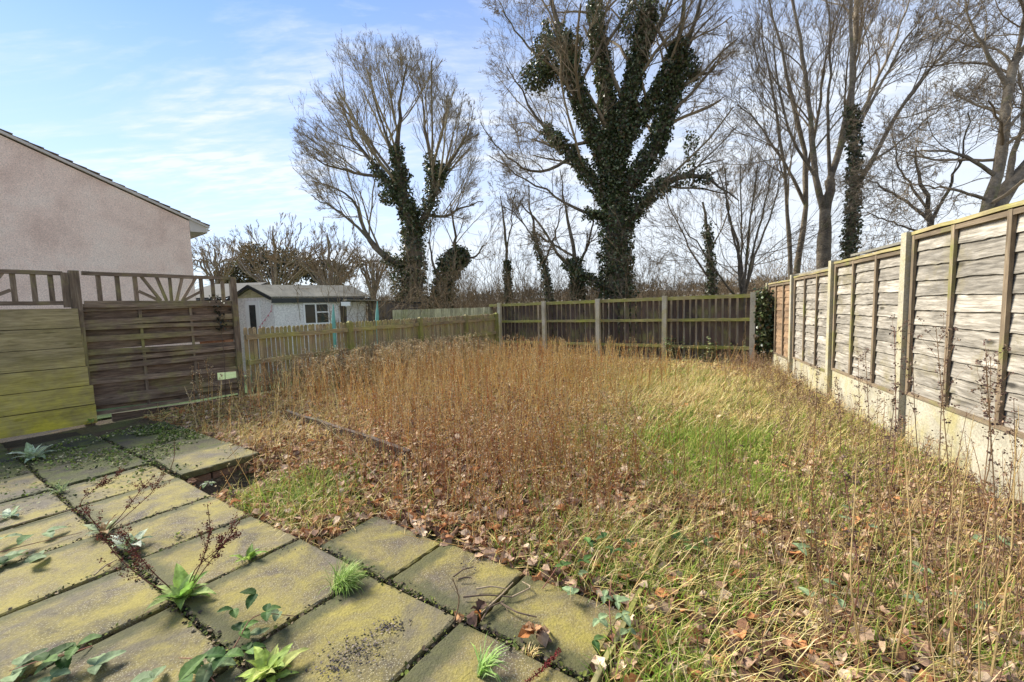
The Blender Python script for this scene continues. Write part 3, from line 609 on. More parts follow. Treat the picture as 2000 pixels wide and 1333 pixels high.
    mb = MB(); mb.box(atY(667, 594, 13.6), atY(684, 594, 13.6), 0.08, 0.13); mb.build('head', M['upvc'], br)
outbuilding()
# brick neighbour building with grey roof between the trellis and the outbuilding
nb = empty('brick_annexe', atY(430, 620, 17), 'low brick annexe with pale grey roof seen behind the trellis end', 'annexe')
a = atY(375, 600, 17.5); b = atY(472, 600, 17.2)
mb = MB(); mb.box(v3(a[:2], 0.6), v3(b[:2], 0.6), 2.0, 2.4); mb.build('wall', rough_mat('orange_brick', [(0.30, 0.13, 0.07), (0.42, 0.20, 0.11)], 8, 60, 0.5, 0.01), nb)
mb = MB(); mb.box(v3(a[:2]+np.array([-.1, -1.1]), 1.9), v3(b[:2]+np.array([.1, -1.1]), 1.9), 0.12, 0.26); mb.build('fascia', M['fascia_dark'], nb)
mb = MB(); mb.poly_prism([v3(a[:2]+np.array([-.2, -1.2]), 2.03), v3(b[:2]+np.array([.2, -1.2]), 2.03), v3(b[:2]+np.array([.2, 1.6]), 2.75), v3(a[:2]+np.array([-.2, 1.6]), 2.75)], (0, 0, 0.06)); mb.build('roof', rough_mat('pale_grey_roof', [(0.035, 0.037, 0.037), (0.06, 0.062, 0.062)], 2, 20), nb)
# pale feather-edge fence beyond the pickets
pf = empty('feather_edge_fence', atY(860, 640, 15.2), 'pale upright board fence beyond the picket fence', 'fence')
a = atY(768, 640, 15.5); b = atY(962, 640, 14.9); mb = MB(); n = 44
for k in range(n):
    c = a+(b-a)*(k+0.5)/n; mb.box(v3(c[:2], -0.7), v3(c[:2], 1.42+random.uniform(-.008, .008)), 0.072, 0.018, (0, -1, 0))
mb.build('boards', M['yellowboard'], pf)
mb = MB(); mb.box(v3(a[:2]+np.array([0, .05]), 1.2), v3(b[:2]+np.array([0, .05]), 1.2), 0.04, 0.08); mb.build('rail', M['yellowboard'], pf)
# shed roofs over the right fence
def rshed(s0, s1, n0, n1, ze, zr, label):
    t = empty('garden_shed', rp(s0, n0, 0), label, 'shed', 'sheds behind the right fence')
    mb = MB(); mb.poly_prism([rp(s0, n0, 0), rp(s1, n0, 0), rp(s1, n1, 0), rp(s0, n1, 0)], (0, 0, ze-0.05)); mb.build('wall', M['panelwood2'], t)
    mb = MB(); nm = (n0+n1)/2
    mb.poly_prism([rp(s0-.1, n0+.1, ze), rp(s1+.1, n0+.1, ze), rp(s1+.1, nm, zr), rp(s0-.1, nm, zr)], (0, 0, 0.03))
    mb.poly_prism([rp(s0-.1, n1-.1, ze), rp(s1+.1, n1-.1, ze), rp(s1+.1, nm, zr), rp(s0-.1, nm, zr)], (0, 0, 0.03)); mb.build('roof', M['felt'], t)
rshed(0.35, 2.1, -0.35, -1.9, 1.98, 2.13, 'grey felt shed roof just above the second fence panel from the right')
rshed(2.5, 4.6, -0.30, -1.9, 1.86, 2.05, 'lower grey felt shed roof showing over the panels further down')
t0 = rp(-1.55, -0.35, 1.95)
S0 = Soup(); th = np.linspace(0, 2*math.pi, 13); ph = np.linspace(0.15, 1.5, 6)
P = np.array([[t0+np.array([0.42*math.cos(a)*math.sin(p), 0.5*math.sin(a)*math.sin(p), 0.30*math.cos(p)+0.02*math.sin(5*a)]) for p in ph] for a in th])
mb = MB(); mb.grid(P); tag(mb.build('tarpaulin', rough_mat('green_tarpaulin', [(0.14, 0.30, 0.19), (0.30, 0.42, 0.30)], 4, 20), smooth=True, loc=t0), 'pale green tarpaulin heap peeping over the right fence top', 'tarpaulin')

# ------------------------------------------------------------ trees
def resample(pts, n):
    pts = np.array(pts, float); d = np.concatenate([[0], np.cumsum(np.linalg.norm(np.diff(pts[:, :3], axis=0), axis=1))]); t = np.linspace(0, d[-1], n)
    # smooth by Catmull-like cubic blending of linear resample
    out_ = np.stack([np.interp(t, d, pts[:, i]) for i in range(pts.shape[1])], 1)
    for _ in range(1):
        out_[1:-1] = 0.25*out_[:-2]+0.5*out_[1:-1]+0.25*out_[2:]
    return out_
def spawn(P, R, k, t0, t1, ang, lf, L, wob, tro, lens, rf=0.38, rmin=0.006, cen=None, rad=0.0, env=None):
    """k children on every centre line; returns P, R, lens of the children"""
    Nn, Lp = P.shape[:2]
    ti = np.sort(rng.uniform(t0, t1, (Nn, k)), axis=1); x = ti*(Lp-1); i = np.clip(x.astype(int), 0, Lp-2); fr = (x-i)
    idx = np.arange(Nn)[:, None]
    p = P[idx, i]*(1-fr[..., None])+P[idx, i+1]*fr[..., None]; r = R[idx, i]*(1-fr)+R[idx, i+1]*fr
    d = nrm(P[idx, i+1]-P[idx, i])
    rnd = nrm(rng.normal(size=d.shape)); perp = nrm(np.cross(d, rnd)); a = np.radians(rng.normal(ang, ang*0.25, (Nn, k)))[..., None]
    dd = nrm(d*np.cos(a)+perp*np.sin(a)+np.array([0, 0, tro])*0.6)
    if cen is not None: dd = nrm(dd+rad*nrm(p-cen))
    ln = (lens[:, None]*lf*rng.uniform(0.6, 1.25, (Nn, k))*(1-0.35*ti))
    p = p.reshape(-1, 3); dd = dd.reshape(-1, 3); ln = ln.ravel(); r = r.ravel()
    C = np.empty((len(p), L, 3)); C[:, 0] = p; cur = dd
    for j in range(1, L):
        cur = nrm(cur+rng.normal(0, wob, cur.shape)+np.array([0, 0, tro])*0.22); C[:, j] = C[:, j-1]+cur*(ln/(L-1))[:, None]
    if env is not None:                      # shorten what would grow out of the crown's natural shape
        for f_ in (0.7, 0.6, 0.5, 0.4):
            o_ = (((C[:, -1]-env[0])/env[1])**2).sum(1) > rng.uniform(0.8, 1.08, len(C)); C[o_] = C[o_, :1]+(C[o_]-C[o_, :1])*f_; ln = np.where(o_, ln*f_, ln)
    rr = np.maximum(r*rf, rmin)[:, None]*np.linspace(1, 0.45, L)[None]; rr = np.maximum(rr, rmin*0.55)
    return C, rr, ln
IVT = np.array([[0, 0, 0], [0.42, 0.35, 0.06], [0.35, 0.8, 0.0], [0, 1.15, -0.05], [-0.35, 0.8, 0.0], [-0.42, 0.35, 0.06]]); IVF = [np.array([[0, 1, 2, 3], [0, 3, 4, 5]])]
def ivy_on(sp, P, R, dens, thick, size, cols):
    """leaves round centre lines"""
    seg = np.linalg.norm(np.diff(P, axis=0), axis=1); tot = seg.sum(); n = int(tot*dens)
    t = rng.uniform(0, 1, n); x = t*(len(P)-1); i = np.clip(x.astype(int), 0, len(P)-2); f_ = (x-i)[:, None]
    p = P[i]*(1-f_)+P[i+1]*f_; r = (R[i]*(1-f_[:, 0])+R[i+1]*f_[:, 0]); d = nrm(P[i+1]-P[i])
    q = nrm(np.cross(d, rng.normal(size=d.shape))); lump = 1+0.7*pn(p[:, 0]*3+q[:, 0], p[:, 2]*3+q[:, 1], 1.3)
    p = p + q*(r+thick*lump.clip(0.15, 2)*rng.uniform(0.1, 1.0, n)**0.7)[:, None] + rng.normal(0, 0.03, p.shape)
    put_ivy(sp, p, size, cols)
def ivy_blob(sp, c, rad, n, size, cols):
    c = np.array(c); v = nrm(rng.normal(size=(n, 3)))*(rng.uniform(0.25, 1, (n, 1))**0.5); lump = 1+0.35*pn(v[:, 0]*2, v[:, 1]*2+v[:, 2]*2, 2.2)
    put_ivy(sp, c+v*np.array(rad)*lump[:, None], size, cols)
def put_ivy(sp, p, size, cols):
    n = len(p); R_ = rots(rng.uniform(0, 6.28, n), rng.normal(0, 0.7, n), rng.normal(-0.9, 0.8, n))
    sp.stamp(IVT, IVF, p, R_, size*rng.uniform(0.6, 1.35, n), pick(cols, n, 0.25))
IVC = [(0.028, 0.046, 0.017), (0.05, 0.078, 0.025), (0.08, 0.115, 0.038), (0.13, 0.15, 0.06), (0.14, 0.10, 0.055), (0.18, 0.20, 0.10)]
TW = [(0.22, 0.165, 0.105), (0.28, 0.22, 0.145), (0.17, 0.13, 0.085), (0.34, 0.27, 0.18)]
def tree(name, label, Yd, limbs, ivy=(), blobs=(), lv=(5, 6, 5), lf=(0.55, 0.5, 0.5), ang=(42, 40, 38, 34), tro=0.2, twig=0.009, mat='bark', t0=0.25, group='bare winter trees beyond the fences', tcol=TW, ivd=260, ivs=0.10, cat='tree', wob=0.13, blen=None, env=None, rad=0.35, rs=0.78):
    """limbs: [(x, y, radius px[, extra depth m]) ...] traced at distance Yd; twigs grow on them"""
    base = atY(limbs[0][0][0], limbs[0][0][1], Yd); t = empty(name, base, label, cat, group)
    s = Yd/F; mains = []
    for lm in limbs:
        pts = []
        for q in lm:
            dy_ = q[3] if len(q) > 3 else 0; p = atY(q[0], q[1], Yd+dy_); pts.append((*p, q[2]*s*1.05*rs))
        mains.append(resample(pts, 14))
    A = np.array(mains); P = A[:, :, :3]+rng.normal(0, 0.026*Yd/10, A[:, :, :3].shape)*(np.linspace(0, 1, 14)[None, :, None]); R = A[:, :, 3]
    ey = np.array([0, 0, EYE]); P[1:] = ey+(P[1:]-ey)*(1+((np.linspace(0, 1, 14)**1.3)[None]*rng.normal(0, 0.06, (len(P)-1, 1)))[..., None])
    for i_ in range(1, len(P)):               # join every limb to the wood it grows from
        prev = P[:i_].reshape(-1, 3); rp_ = R[:i_].ravel(); d_ = np.linalg.norm(prev[:, [0, 2]]-P[i_, 0, [0, 2]], axis=1); j_ = d_.argmin()
        P[i_] += (prev[j_]-P[i_, 0])*(1-np.linspace(0, 1, 14)[:, None]*0.6); R[i_, 0] = min(R[i_, 0], rp_[j_]*0.95)
    V_, q_ = tubes(P[:1], R[:1]*(1+0.08*rng.normal(size=R[:1].shape)), 9); npmesh('trunk', V_, [q_], M[mat], t, smooth=True)
    if len(P) > 1:
        V_, q_ = tubes(P[1:], R[1:]*(1+0.06*rng.normal(size=R[1:].shape)), 7); npmesh('limbs', V_, [q_], M[mat], t, smooth=True)
    lens = np.linalg.norm(np.diff(P, axis=1), axis=2).sum(1)
    if blen: lens = np.full(len(P), blen*s)
    lv = tuple(lv)+((4,) if len(lv) < 4 else ()); lf = (lf[0]*1.3, lf[1]*1.2)+tuple(f_*1.1 for f_ in lf[2:])+((.5,) if len(lf) < 4 else ()); twig = twig*0.75; ang = tuple(ang)+(26,)
    sp = Soup(); src = (P, R, lens); cen_ = P[0, 9]; env_ = None
    if env: env_ = (atY(env[0], env[1], Yd), np.array([env[2]*s, env[2]*s, env[3]*s]))
    if len(P) > 1 and not blen: src = (P[1:], R[1:], np.minimum(lens[1:], 260*s))
    elif len(P) > 1: src = (P[1:], R[1:], lens[1:])
    for k_ in range(len(lv)):
        n_s = (7, 5, 4, 4)[min(k_, 3)]
        C, rr, ln = spawn(*src[:2], lv[k_], t0 if k_ == 0 else 0.2, 1.0, ang[k_], lf[k_], n_s, wob*(1, 1.7, 2.0, 2.0)[min(k_, 3)], tro, src[2], rmin=twig, cen=cen_, rad=rad, env=env_)
        sp.tubes(C, rr, pick(tcol, len(C), 0.12), 5 if k_ == 0 else 3); src = (C, rr, ln)
    sp.build('crown', M['twig'], t)
    if ivy or blobs:
        sv = Soup()
        for (li, a, b, th, d_) in ivy:
            j0, j1 = int(a*13), max(int(b*13), int(a*13)+1)+1; ivy_on(sv, P[li, j0:j1], R[li, j0:j1], ivd*d_, th*s, ivs, IVC)
        for (x, y, rx, ry, n_) in blobs: ivy_blob(sv, atY(x, y, Yd), (rx*s, rx*s, ry*s), n_, ivs, IVC)
        sv.build('ivy', M['ivy'], t)
    return t
big = [[(1205, 650, 38), (1206, 560, 33), (1204, 500, 31), (1205, 440, 31), (1203, 385, 30)],
 [(1203, 400, 24), (1207, 330, 22), (1198, 260, 20), (1190, 200, 17), (1180, 120, 15), (1165, 40, 11), (1155, -50, 8), (1150, -130, 4)],
 [(1205, 340, 19), (1222, 240, 18), (1240, 150, 15), (1262, 70, 12), (1272, -20, 8), (1290, -130, 4)],
 [(1190, 390, 17), (1163, 295, 16), (1131, 222, 14), (1112, 165, 13), (1094, 90, 9), (1072, 10, 6), (1050, -80, 3)],
 [(1222, 395, 18), (1262, 345, 19), (1297, 305, 17), (1312, 240, 15), (1325, 180, 12), (1342, 115, 8), (1365, 50, 5), (1388, -50, 3)],
 [(1218, 455, 14), (1250, 428, 13), (1285, 382, 11), (1325, 354, 9), (1385, 346, 5), (1412, 372, 3), (1450, 395, 1.5)],
 [(1182, 405, 13), (1142, 352, 12), (1112, 310, 11), (1078, 272, 8), (1052, 250, 5), (1020, 195, 3), (985, 130, 1.5)],
 [(1215, 300, 14), (1262, 225, 13), (1300, 165, 11), (1330, 100, 8), (1340, 20, 5), (1350, -80, 3)],
 [(1190, 425, 9), (1165, 420, 7), (1120, 412, 4), (1060, 372, 3), (1010, 345, 2), (950, 300, 1)],
 [(1200, 572, 8), (1150, 548, 6), (1095, 512, 5), (1055, 440, 3), (1010, 400, 1.5)],
 [(1325, 190, 8), (1350, 165, 6), (1392, 165, 3), (1410, 130, 2), (1440, 60, 1)],
 [(1110, 150, 7), (1070, 140, 5), (1030, 100, 3), (990, 50, 2), (960, -20, 1)],
 [(1240, 160, 7), (1290, 60, 5), (1330, -30, 3), (1370, -120, 1.5)],
 [(1112, 312, 6), (1060, 345, 4), (1020, 340, 3), (960, 290, 1.5), (930, 240, 1)]]
tree('ivy_clad_tree', 'massive bare tree with thick dark ivy over trunk and limbs, tallest in the middle', 17.0, big,
     ivy=[(0, 0, 1, 13, 5), (1, 0, .8, 8, 5), (2, 0, .75, 9, 5), (3, 0, .72, 9, 5), (4, 0, .72, 11, 4.5), (5, .05, .5, 11, 3), (6, 0, .62, 9, 3), (7, 0, .65, 9, 4), (8, 0, .3, 8, 2), (9, 0, .5, 6, 2), (5, .5, .8, 12, 1.2)],
     blobs=[(1085, 112, 44, 50, 3400), (1048, 150, 30, 24, 1100), (1120, 90, 24, 34, 700), (1066, 62, 9, 30, 200), (1165, 50, 14, 40, 450), (1252, 35, 42, 50, 1700), (1088, 270, 16, 14, 300), (1352, 135, 15, 32, 450), (1205, 480, 26, 90, 1500), (1350, 290, 14, 40, 260)],
     lv=(11, 8, 6, 5), lf=(0.55, 0.5, 0.5, .5), ang=(50, 46, 44, 40), tro=0.06, rs=0.62, env=(1195, 150, 275, 420), tcol=[(0.27, 0.21, 0.13), (0.34, 0.27, 0.18), (0.20, 0.155, 0.10)], twig=0.0065, ivd=240, ivs=0.085)
tree('ivy_clad_tree', 'round headed bare tree with ivy on its trunk, behind the white outbuilding and store', 24.0,
 [[(805, 650, 22), (806, 560, 21), (808, 500, 19), (805, 445, 17)],
  [(805, 455, 13), (797, 420, 13), (784, 375, 12), (775, 330, 9), (774, 285, 6), (778, 235, 4), (782, 180, 2.5), (792, 120, 1.5)],
  [(788, 395, 8), (752, 362, 7), (736, 335, 5), (705, 300, 4), (682, 250, 3), (655, 190, 1.5)],
  [(740, 340, 4), (692, 335, 3), (640, 322, 2), (598, 300, 1.2)],
  [(815, 452, 9), (842, 410, 9), (856, 370, 8), (851, 330, 6), (842, 280, 4), (832, 220, 2.5), (822, 150, 1.2)],
  [(855, 365, 6), (880, 315, 4), (902, 285, 3), (922, 235, 1.5)],
  [(802, 518, 9), (762, 505, 8), (735, 488, 7), (712, 458, 6), (700, 425, 4), (698, 395, 3), (662, 368, 2), (612, 350, 1.2)],
  [(715, 468, 4), (690, 440, 3), (650, 408, 2), (606, 380, 1)],
  [(832, 425, 4), (872, 428, 3), (902, 410, 2), (942, 395, 1)],
  [(780, 340, 4), (762, 280, 3), (738, 220, 2), (725, 160, 1)],
  [(850, 330, 4), (870, 250, 3), (880, 180, 1.5)]],
 ivy=[(0, 0, 1, 9, 4), (1, 0, .55, 7, 3.5), (2, 0, .45, 8, 2), (4, 0, .6, 9, 3), (6, 0, .3, 6, 2), (5, 0, .4, 6, 2)],
 blobs=[(762, 385, 22, 16, 700), (785, 345, 18, 22, 600), (788, 548, 26, 46, 1500), (858, 340, 16, 26, 500), (800, 410, 22, 20, 700)], lv=(13, 9, 7), lf=(0.85, 0.5, 0.45), tro=0.08, rs=0.8, env=(768, 318, 188, 240), rad=0.5, wob=.10, ivs=0.11, ivd=160, ang=(48, 44, 40), twig=0.0075, tcol=[(0.28, 0.23, 0.14), (0.36, 0.30, 0.19), (0.22, 0.175, 0.115)], blen=190)
tree('ivy_clad_stump', 'short leaning trunk smothered in ivy, right beside the round headed tree', 23.0,
 [[(856, 650, 13), (862, 570, 13), (876, 525, 11), (903, 492, 8)], [(880, 520, 5), (905, 500, 4), (925, 505, 2.5), (950, 470, 1)], [(860, 560, 4), (840, 520, 3), (835, 470, 1.5), (845, 420, 1)], [(876, 530, 4), (893, 460, 3), (880, 400, 1)]],
 ivy=[(0, 0, 1, 13, 6), (1, 0, .4, 6, 2)], blobs=[(878, 515, 26, 26, 1100), (902, 492, 14, 10, 300)], lv=(6, 6, 4), lf=(0.7, 0.5, 0.5), ivs=0.11, blen=90)
tree('slender_tree', 'slender bare tree left of the far fence with ivy low on the stem', 20.0, [[(990, 650, 4), (992, 560, 4), (990, 500, 3.4), (986, 440, 2.4), (976, 385, 1.2)], [(992, 540, 3), (1006, 590, 2), (1010, 640, 2)], [(990, 490, 2), (1000, 430, 1.5), (1005, 380, 1)]], ivy=[(0, 0, .6, 4, 3)], lv=(8, 6, 4), lf=(0.5, 0.5, 0.5), ivs=0.08, twig=0.007)
tree('slender_tree', 'leaning thin tree wrapped in ivy left of the massive tree', 18.5, [[(1078, 650, 6), (1072, 570, 6), (1062, 520, 5), (1048, 470, 4), (1036, 420, 2.5), (1030, 360, 1)], [(1060, 515, 3), (1085, 450, 2), (1100, 390, 1)], [(1045, 470, 2), (1010, 420, 1.5), (980, 400, 1)]], ivy=[(0, 0, .7, 4.5, 1.5)], lv=(8, 6, 5), lf=(0.5, 0.5, 0.5), ivs=0.08, twig=0.007)
tree('slender_tree', 'forked thin tree with ivy just left of the massive trunk', 18.0, [[(1130, 650, 7), (1128, 560, 7), (1122, 500, 5), (1112, 440, 3.5), (1102, 380, 2), (1095, 330, 1)], [(1128, 530, 4), (1150, 480, 3), (1160, 420, 1.5)], [(1122, 500, 3), (1085, 480, 2.5), (1050, 455, 1.5)]], ivy=[(0, 0, .5, 9, 4)], blobs=[(1130, 560, 18, 22, 500)], lv=(9, 6, 5), lf=(0.5, 0.5, 0.5), ivs=0.08, twig=0.007)
tree('slender_tree', 'thin tree with tufted ivy right of the massive trunk', 17.0, [[(1392, 650, 6), (1391, 560, 6), (1388, 500, 5), (1380, 430, 3.5), (1374, 395, 2)], [(1390, 560, 3), (1350, 500, 2), (1322, 440, 1.5), (1300, 390, 1)], [(1388, 500, 2), (1420, 430, 1.5), (1430, 370, 1)]], ivy=[(0, 0, .8, 5, 1.5)], blobs=[(1382, 450, 12, 22, 160)], lv=(8, 7, 5), lf=(0.55, 0.5, 0.5), ivs=0.08, twig=0.007)
tree('multi_stem_tree', 'many stemmed bare shrub tree above the right end of the far fence', 15.0, [[(1450, 650, 4), (1450, 570, 4), (1442, 480, 3), (1420, 400, 2), (1400, 330, 1)]] + [[(1450+d, 640, 4), (1452+d, 570, 3.2), (1460+d*2.2, 480, 2.4), (1470+d*4, 400, 1.8), (1478+d*5, 320, 1)] for d in (-14, -7, 0, 7, 12)] + [[(1462, 590, 3), (1420, 540, 2), (1370, 470, 1.4), (1330, 430, 1)]], lv=(8, 6, 5), lf=(0.55, 0.5, 0.5), twig=0.006, tro=0.3)
tree('tall_bare_tree', 'tall slim bare tree left of the ivy pole, first of the right hand cluster', 16.0, [[(1545, 650, 8), (1558, 500, 7), (1578, 400, 6), (1572, 300, 5), (1550, 200, 4), (1520, 90, 2.5), (1500, -10, 1.5)], [(1530, 640, 6), (1530, 500, 5), (1526, 380, 4), (1512, 250, 3), (1492, 120, 1.5), (1478, 20, 1)], [(1578, 400, 4), (1540, 320, 3), (1490, 250, 2), (1440, 200, 1)], [(1575, 350, 4), (1600, 230, 3), (1612, 120, 2), (1640, 10, 1)]], lv=(10, 7, 5), lf=(0.5, 0.5, 0.5), twig=0.007, tro=0.35, mat='palebark')
tree('tall_bare_tree', 'tallest grey stemmed tree of the right hand cluster, forking high up', 15.0, [[(1600, 650, 16), (1608, 500, 13), (1613, 420, 12), (1625, 350, 10)], [(1622, 360, 8), (1645, 290, 7), (1662, 200, 6.5), (1672, 100, 6), (1678, 0, 5), (1684, -110, 3)], [(1615, 410, 8), (1592, 330, 6), (1588, 230, 5), (1572, 120, 4), (1552, 0, 3), (1530, -90, 1.5)], [(1645, 290, 5), (1700, 200, 4), (1745, 90, 2.5), (1790, -30, 1.5)], [(1610, 330, 4), (1560, 260, 3), (1530, 160, 2), (1515, 60, 1)], [(1625, 340, 4), (1620, 200, 3), (1625, 80, 2), (1615, -40, 1)]], lv=(11, 8, 5), lf=(0.5, 0.5, 0.5), twig=0.007, tro=0.35, mat='palebark')
tree('ivy_pole_tree', 'straight tree with a dark ivy sleeve above the shed roofs, right hand cluster', 14.0, [[(1652, 650, 9), (1658, 500, 9), (1668, 400, 8), (1670, 300, 7), (1664, 200, 5), (1662, 100, 4), (1664, 0, 3), (1668, -90, 2)], [(1668, 400, 6), (1712, 320, 5), (1752, 240, 4), (1800, 170, 3), (1870, 90, 2), (1930, 20, 1)], [(1670, 290, 4), (1715, 200, 3), (1760, 110, 2), (1810, 30, 1)], [(1712, 320, 3), (1780, 270, 2), (1850, 200, 1.2)]], ivy=[(0, 0, .62, 5.5, 2.6)], lv=(11, 8, 5), lf=(0.5, 0.5, 0.5), twig=0.007, tro=0.3, ivs=0.075, mat='palebark')
tree('leaning_tree', 'thick crooked tree at the right edge leaning over the fence', 11.0, [[(1890, 600, 20), (1935, 430, 17), (1965, 370, 15), (2010, 315, 13), (2080, 230, 10), (2150, 120, 7)], [(1880, 560, 14), (1905, 420, 12), (1930, 345, 11), (1948, 260, 10), (1955, 185, 9), (1963, 125, 8), (2000, 80, 6), (2060, 20, 4)], [(1965, 375, 7), (1972, 310, 6), (2000, 250, 4), (1990, 150, 3)], [(1925, 345, 5), (1880, 312, 4), (1830, 290, 3), (1770, 296, 1.5), (1720, 290, 1)], [(1915, 380, 4), (1850, 362, 3), (1790, 358, 1.5), (1750, 350, 1)], [(1955, 180, 5), (1920, 120, 4), (1890, 60, 2.5), (1870, -20, 1)], [(1963, 120, 5), (1990, 40, 4), (1980, -60, 2)], [(1950, 250, 4), (2000, 200, 3), (2040, 130, 2)]], lv=(9, 8, 5), lf=(0.55, 0.5, 0.5), twig=0.006, tro=0.05, mat='palebark', ang=(50, 42, 38), wob=0.22, rs=0.74)
tree('spreading_tree', 'low spreading bare tree between the cluster and the leaning tree', 12.5, [[(1822, 600, 7), (1818, 450, 6.5), (1812, 400, 5), (1795, 350, 3), (1790, 290, 2)], [(1815, 440, 4), (1770, 400, 3), (1720, 370, 2), (1690, 350, 1)], [(1815, 430, 4), (1850, 370, 3), (1880, 300, 2), (1890, 220, 1)], [(1812, 405, 3), (1760, 330, 2), (1740, 260, 1)], [(1822, 460, 3), (1770, 445, 2), (1700, 420, 1)]], lv=(9, 7, 5), lf=(0.6, 0.5, 0.5), twig=0.006, tro=0.1, ang=(48, 40, 36), wob=0.22)
BR = [(0.26, 0.19, 0.11), (0.20, 0.14, 0.08), (0.30, 0.23, 0.14)]
fan = lambda cx, w, top, n: [[(cx, 640, 5), (cx, 560, 4.5), (cx-3, 500, 3), (cx-6, top+20, 1.2)]] + [[(cx+(k-n/2)*2.2, 600, 2.6), (cx+(k-n/2)*w*0.30, 555, 2.2), (cx+(k-n/2)*w*0.7, 505, 1.6), (cx+(k-n/2)*w*1.0, top+28+abs(k-n/2)**1.5*5, .8)] for k in range(n+1)]
tree('spreading_shrub_tree', 'fan shaped brown bare tree left of centre behind the outbuilding roof', 28.0, fan(540, 22, 425, 14), lv=(6, 5, 3), lf=(0.5, 0.5, 0.5), ang=(30, 32, 34), wob=.07, twig=0.013, tcol=BR, mat='palebark', tro=0.4, blen=90)
tree('spreading_shrub_tree', 'second fan shaped bare tree above the right half of the outbuilding roof', 27.0, fan(645, 18, 432, 12), lv=(6, 5, 3), lf=(0.5, 0.5, 0.5), ang=(30, 32, 34), wob=.07, twig=0.013, tcol=BR, mat='palebark', tro=0.4, blen=80)
tree('spreading_shrub_tree', 'brown twiggy tree against the house corner beside the trellis', 29.0, fan(425, 15, 470, 9), lv=(6, 5, 3), lf=(0.5, 0.5, 0.5), ang=(30, 32, 34), wob=.07, twig=0.013, tcol=BR, mat='palebark', tro=0.3, blen=80)
tree('spreading_shrub_tree', 'low tangled bare shrub between the outbuilding and the round headed tree', 26.0, fan(730, 14, 500, 8), lv=(6, 5, 3), lf=(0.5, 0.5, 0.5), ang=(30, 32, 34), wob=.07, twig=0.012, tcol=BR, mat='palebark', tro=0.2, blen=80)
ev = Soup()
eb = atY(500, 620, 31)
for (x, y, rx, ry, n_) in ((470, 540, 40, 28, 2600), (560, 520, 50, 34, 3200), (640, 535, 46, 28, 2600), (500, 500, 26, 26, 1300)): ivy_blob(ev, atY(x, y, 31), (rx*31/F, 1.2, ry*31/F), n_, 0.14, [(0.05, 0.06, 0.03), (0.075, 0.085, 0.04), (0.11, 0.10, 0.055), (0.17, 0.13, 0.08)])
tag(ev.build('evergreen_hedge', M['ivy'], loc=eb), 'dark evergreen hedge mass behind the outbuilding roof', 'hedge')
iv = empty('ivy_bush', (*atY(1493, 650, 9.15)[:2], 0), 'dark ivy bush filling the corner between the far fence and the panel fence', 'ivy')
sv = Soup()
for k in range(9):
    c = atY(1493+random.uniform(-4, 5), 578+k*13, 9.12); ivy_blob(sv, c, (0.17, 0.2, 0.20), 300, 0.06, IVC)
sv.build('foliage', M['ivy'], iv)
P = np.array([[v3(iv.location[:2], z)+np.array([0.02*math.sin(3*z), 0, 0]) for z in np.linspace(-0.1, 1.4, 6)]]); V_, q_ = tubes(P, np.full((1, 6), 0.03), 6); npmesh('stem', V_, [q_], M['bark'], iv)
# far woodland on the hill and scrub beyond the fences
fwd = Soup(); n = 2600; hxx = rng.uniform(-330, 330, n); hyy = rng.uniform(120, 270, n); zz = hillz(hxx, hyy)
for i_, L_ in enumerate((1,)):
    pos = np.stack([hxx, hyy, zz], 1); pos = np.repeat(pos, 26, 0)+np.column_stack([rng.normal(0, 1.5, n*26), rng.normal(0, 1.5, n*26), rng.uniform(0.0, 1, n*26)**0.8*np.repeat(rng.uniform(2.5, 5.5, n), 26)])
    tcl = np.repeat(pick([(0.16, 0.115, 0.07), (0.22, 0.16, 0.095), (0.12, 0.10, 0.055), (0.05, 0.06, 0.03)], n, 0.15), 26, 0)
    R_ = rots(rng.uniform(0, 6.28, n*26), rng.normal(0, .5, n*26), rng.normal(1.2, .5, n*26)); fwd.stamp(IVT, IVF, pos, rots(rng.uniform(0, 6.28, n*26), rng.normal(0, .3, n*26), rng.normal(1.4, .35, n*26)), np.stack([rng.uniform(.15, .5, n*26), rng.uniform(0.8, 2.2, n*26), rng.uniform(.3, .6, n*26)], 1), tcl*rng.uniform(0.3, .65, (n*26, 1)))
tag(fwd.build('far_woodland', M['litter']), 'brown bare woodland covering the far hillside', 'woodland', kind='stuff')
scr = Soup(); n = 3800; sx = rng.uniform(-16, 22, n); sy = rng.uniform(16, 40, n); keep = (sx > -9+0*sy); sx, sy = sx[keep], sy[keep]; n = len(sx)
base = np.stack([sx, sy, gz(sx, sy)-0.8], 1); P = base[:, None]+np.cumsum(np.concatenate([np.zeros((n, 1, 3)), np.stack([rng.normal(0, .22, (n, 5)), rng.normal(0, .22, (n, 5)), rng.uniform(.5, 1.1, (n, 5))*rng.uniform(.6, 1.5, (n, 1))], -1)], 1), 1)
R = np.linspace(0.018, 0.005, 6)[None]*np.ones((n, 1)); scr.tubes(P, R, pick(BR, n)); C, rr, ln = spawn(P, R, 7, .2, 1, 40, .4, 5, .2, .2, np.full(n, 4.5), rmin=.008); scr.tubes(C, rr, pick(BR, len(C)))
C, rr, ln = spawn(C, rr, 3, .2, 1, 40, .45, 4, .2, .1, ln, rmin=.007); scr.tubes(C, rr, pick(BR, len(C)))
tag(scr.build('scrub', M['twig']), 'bare brown scrub and saplings behind the fences', 'scrub', kind='stuff')

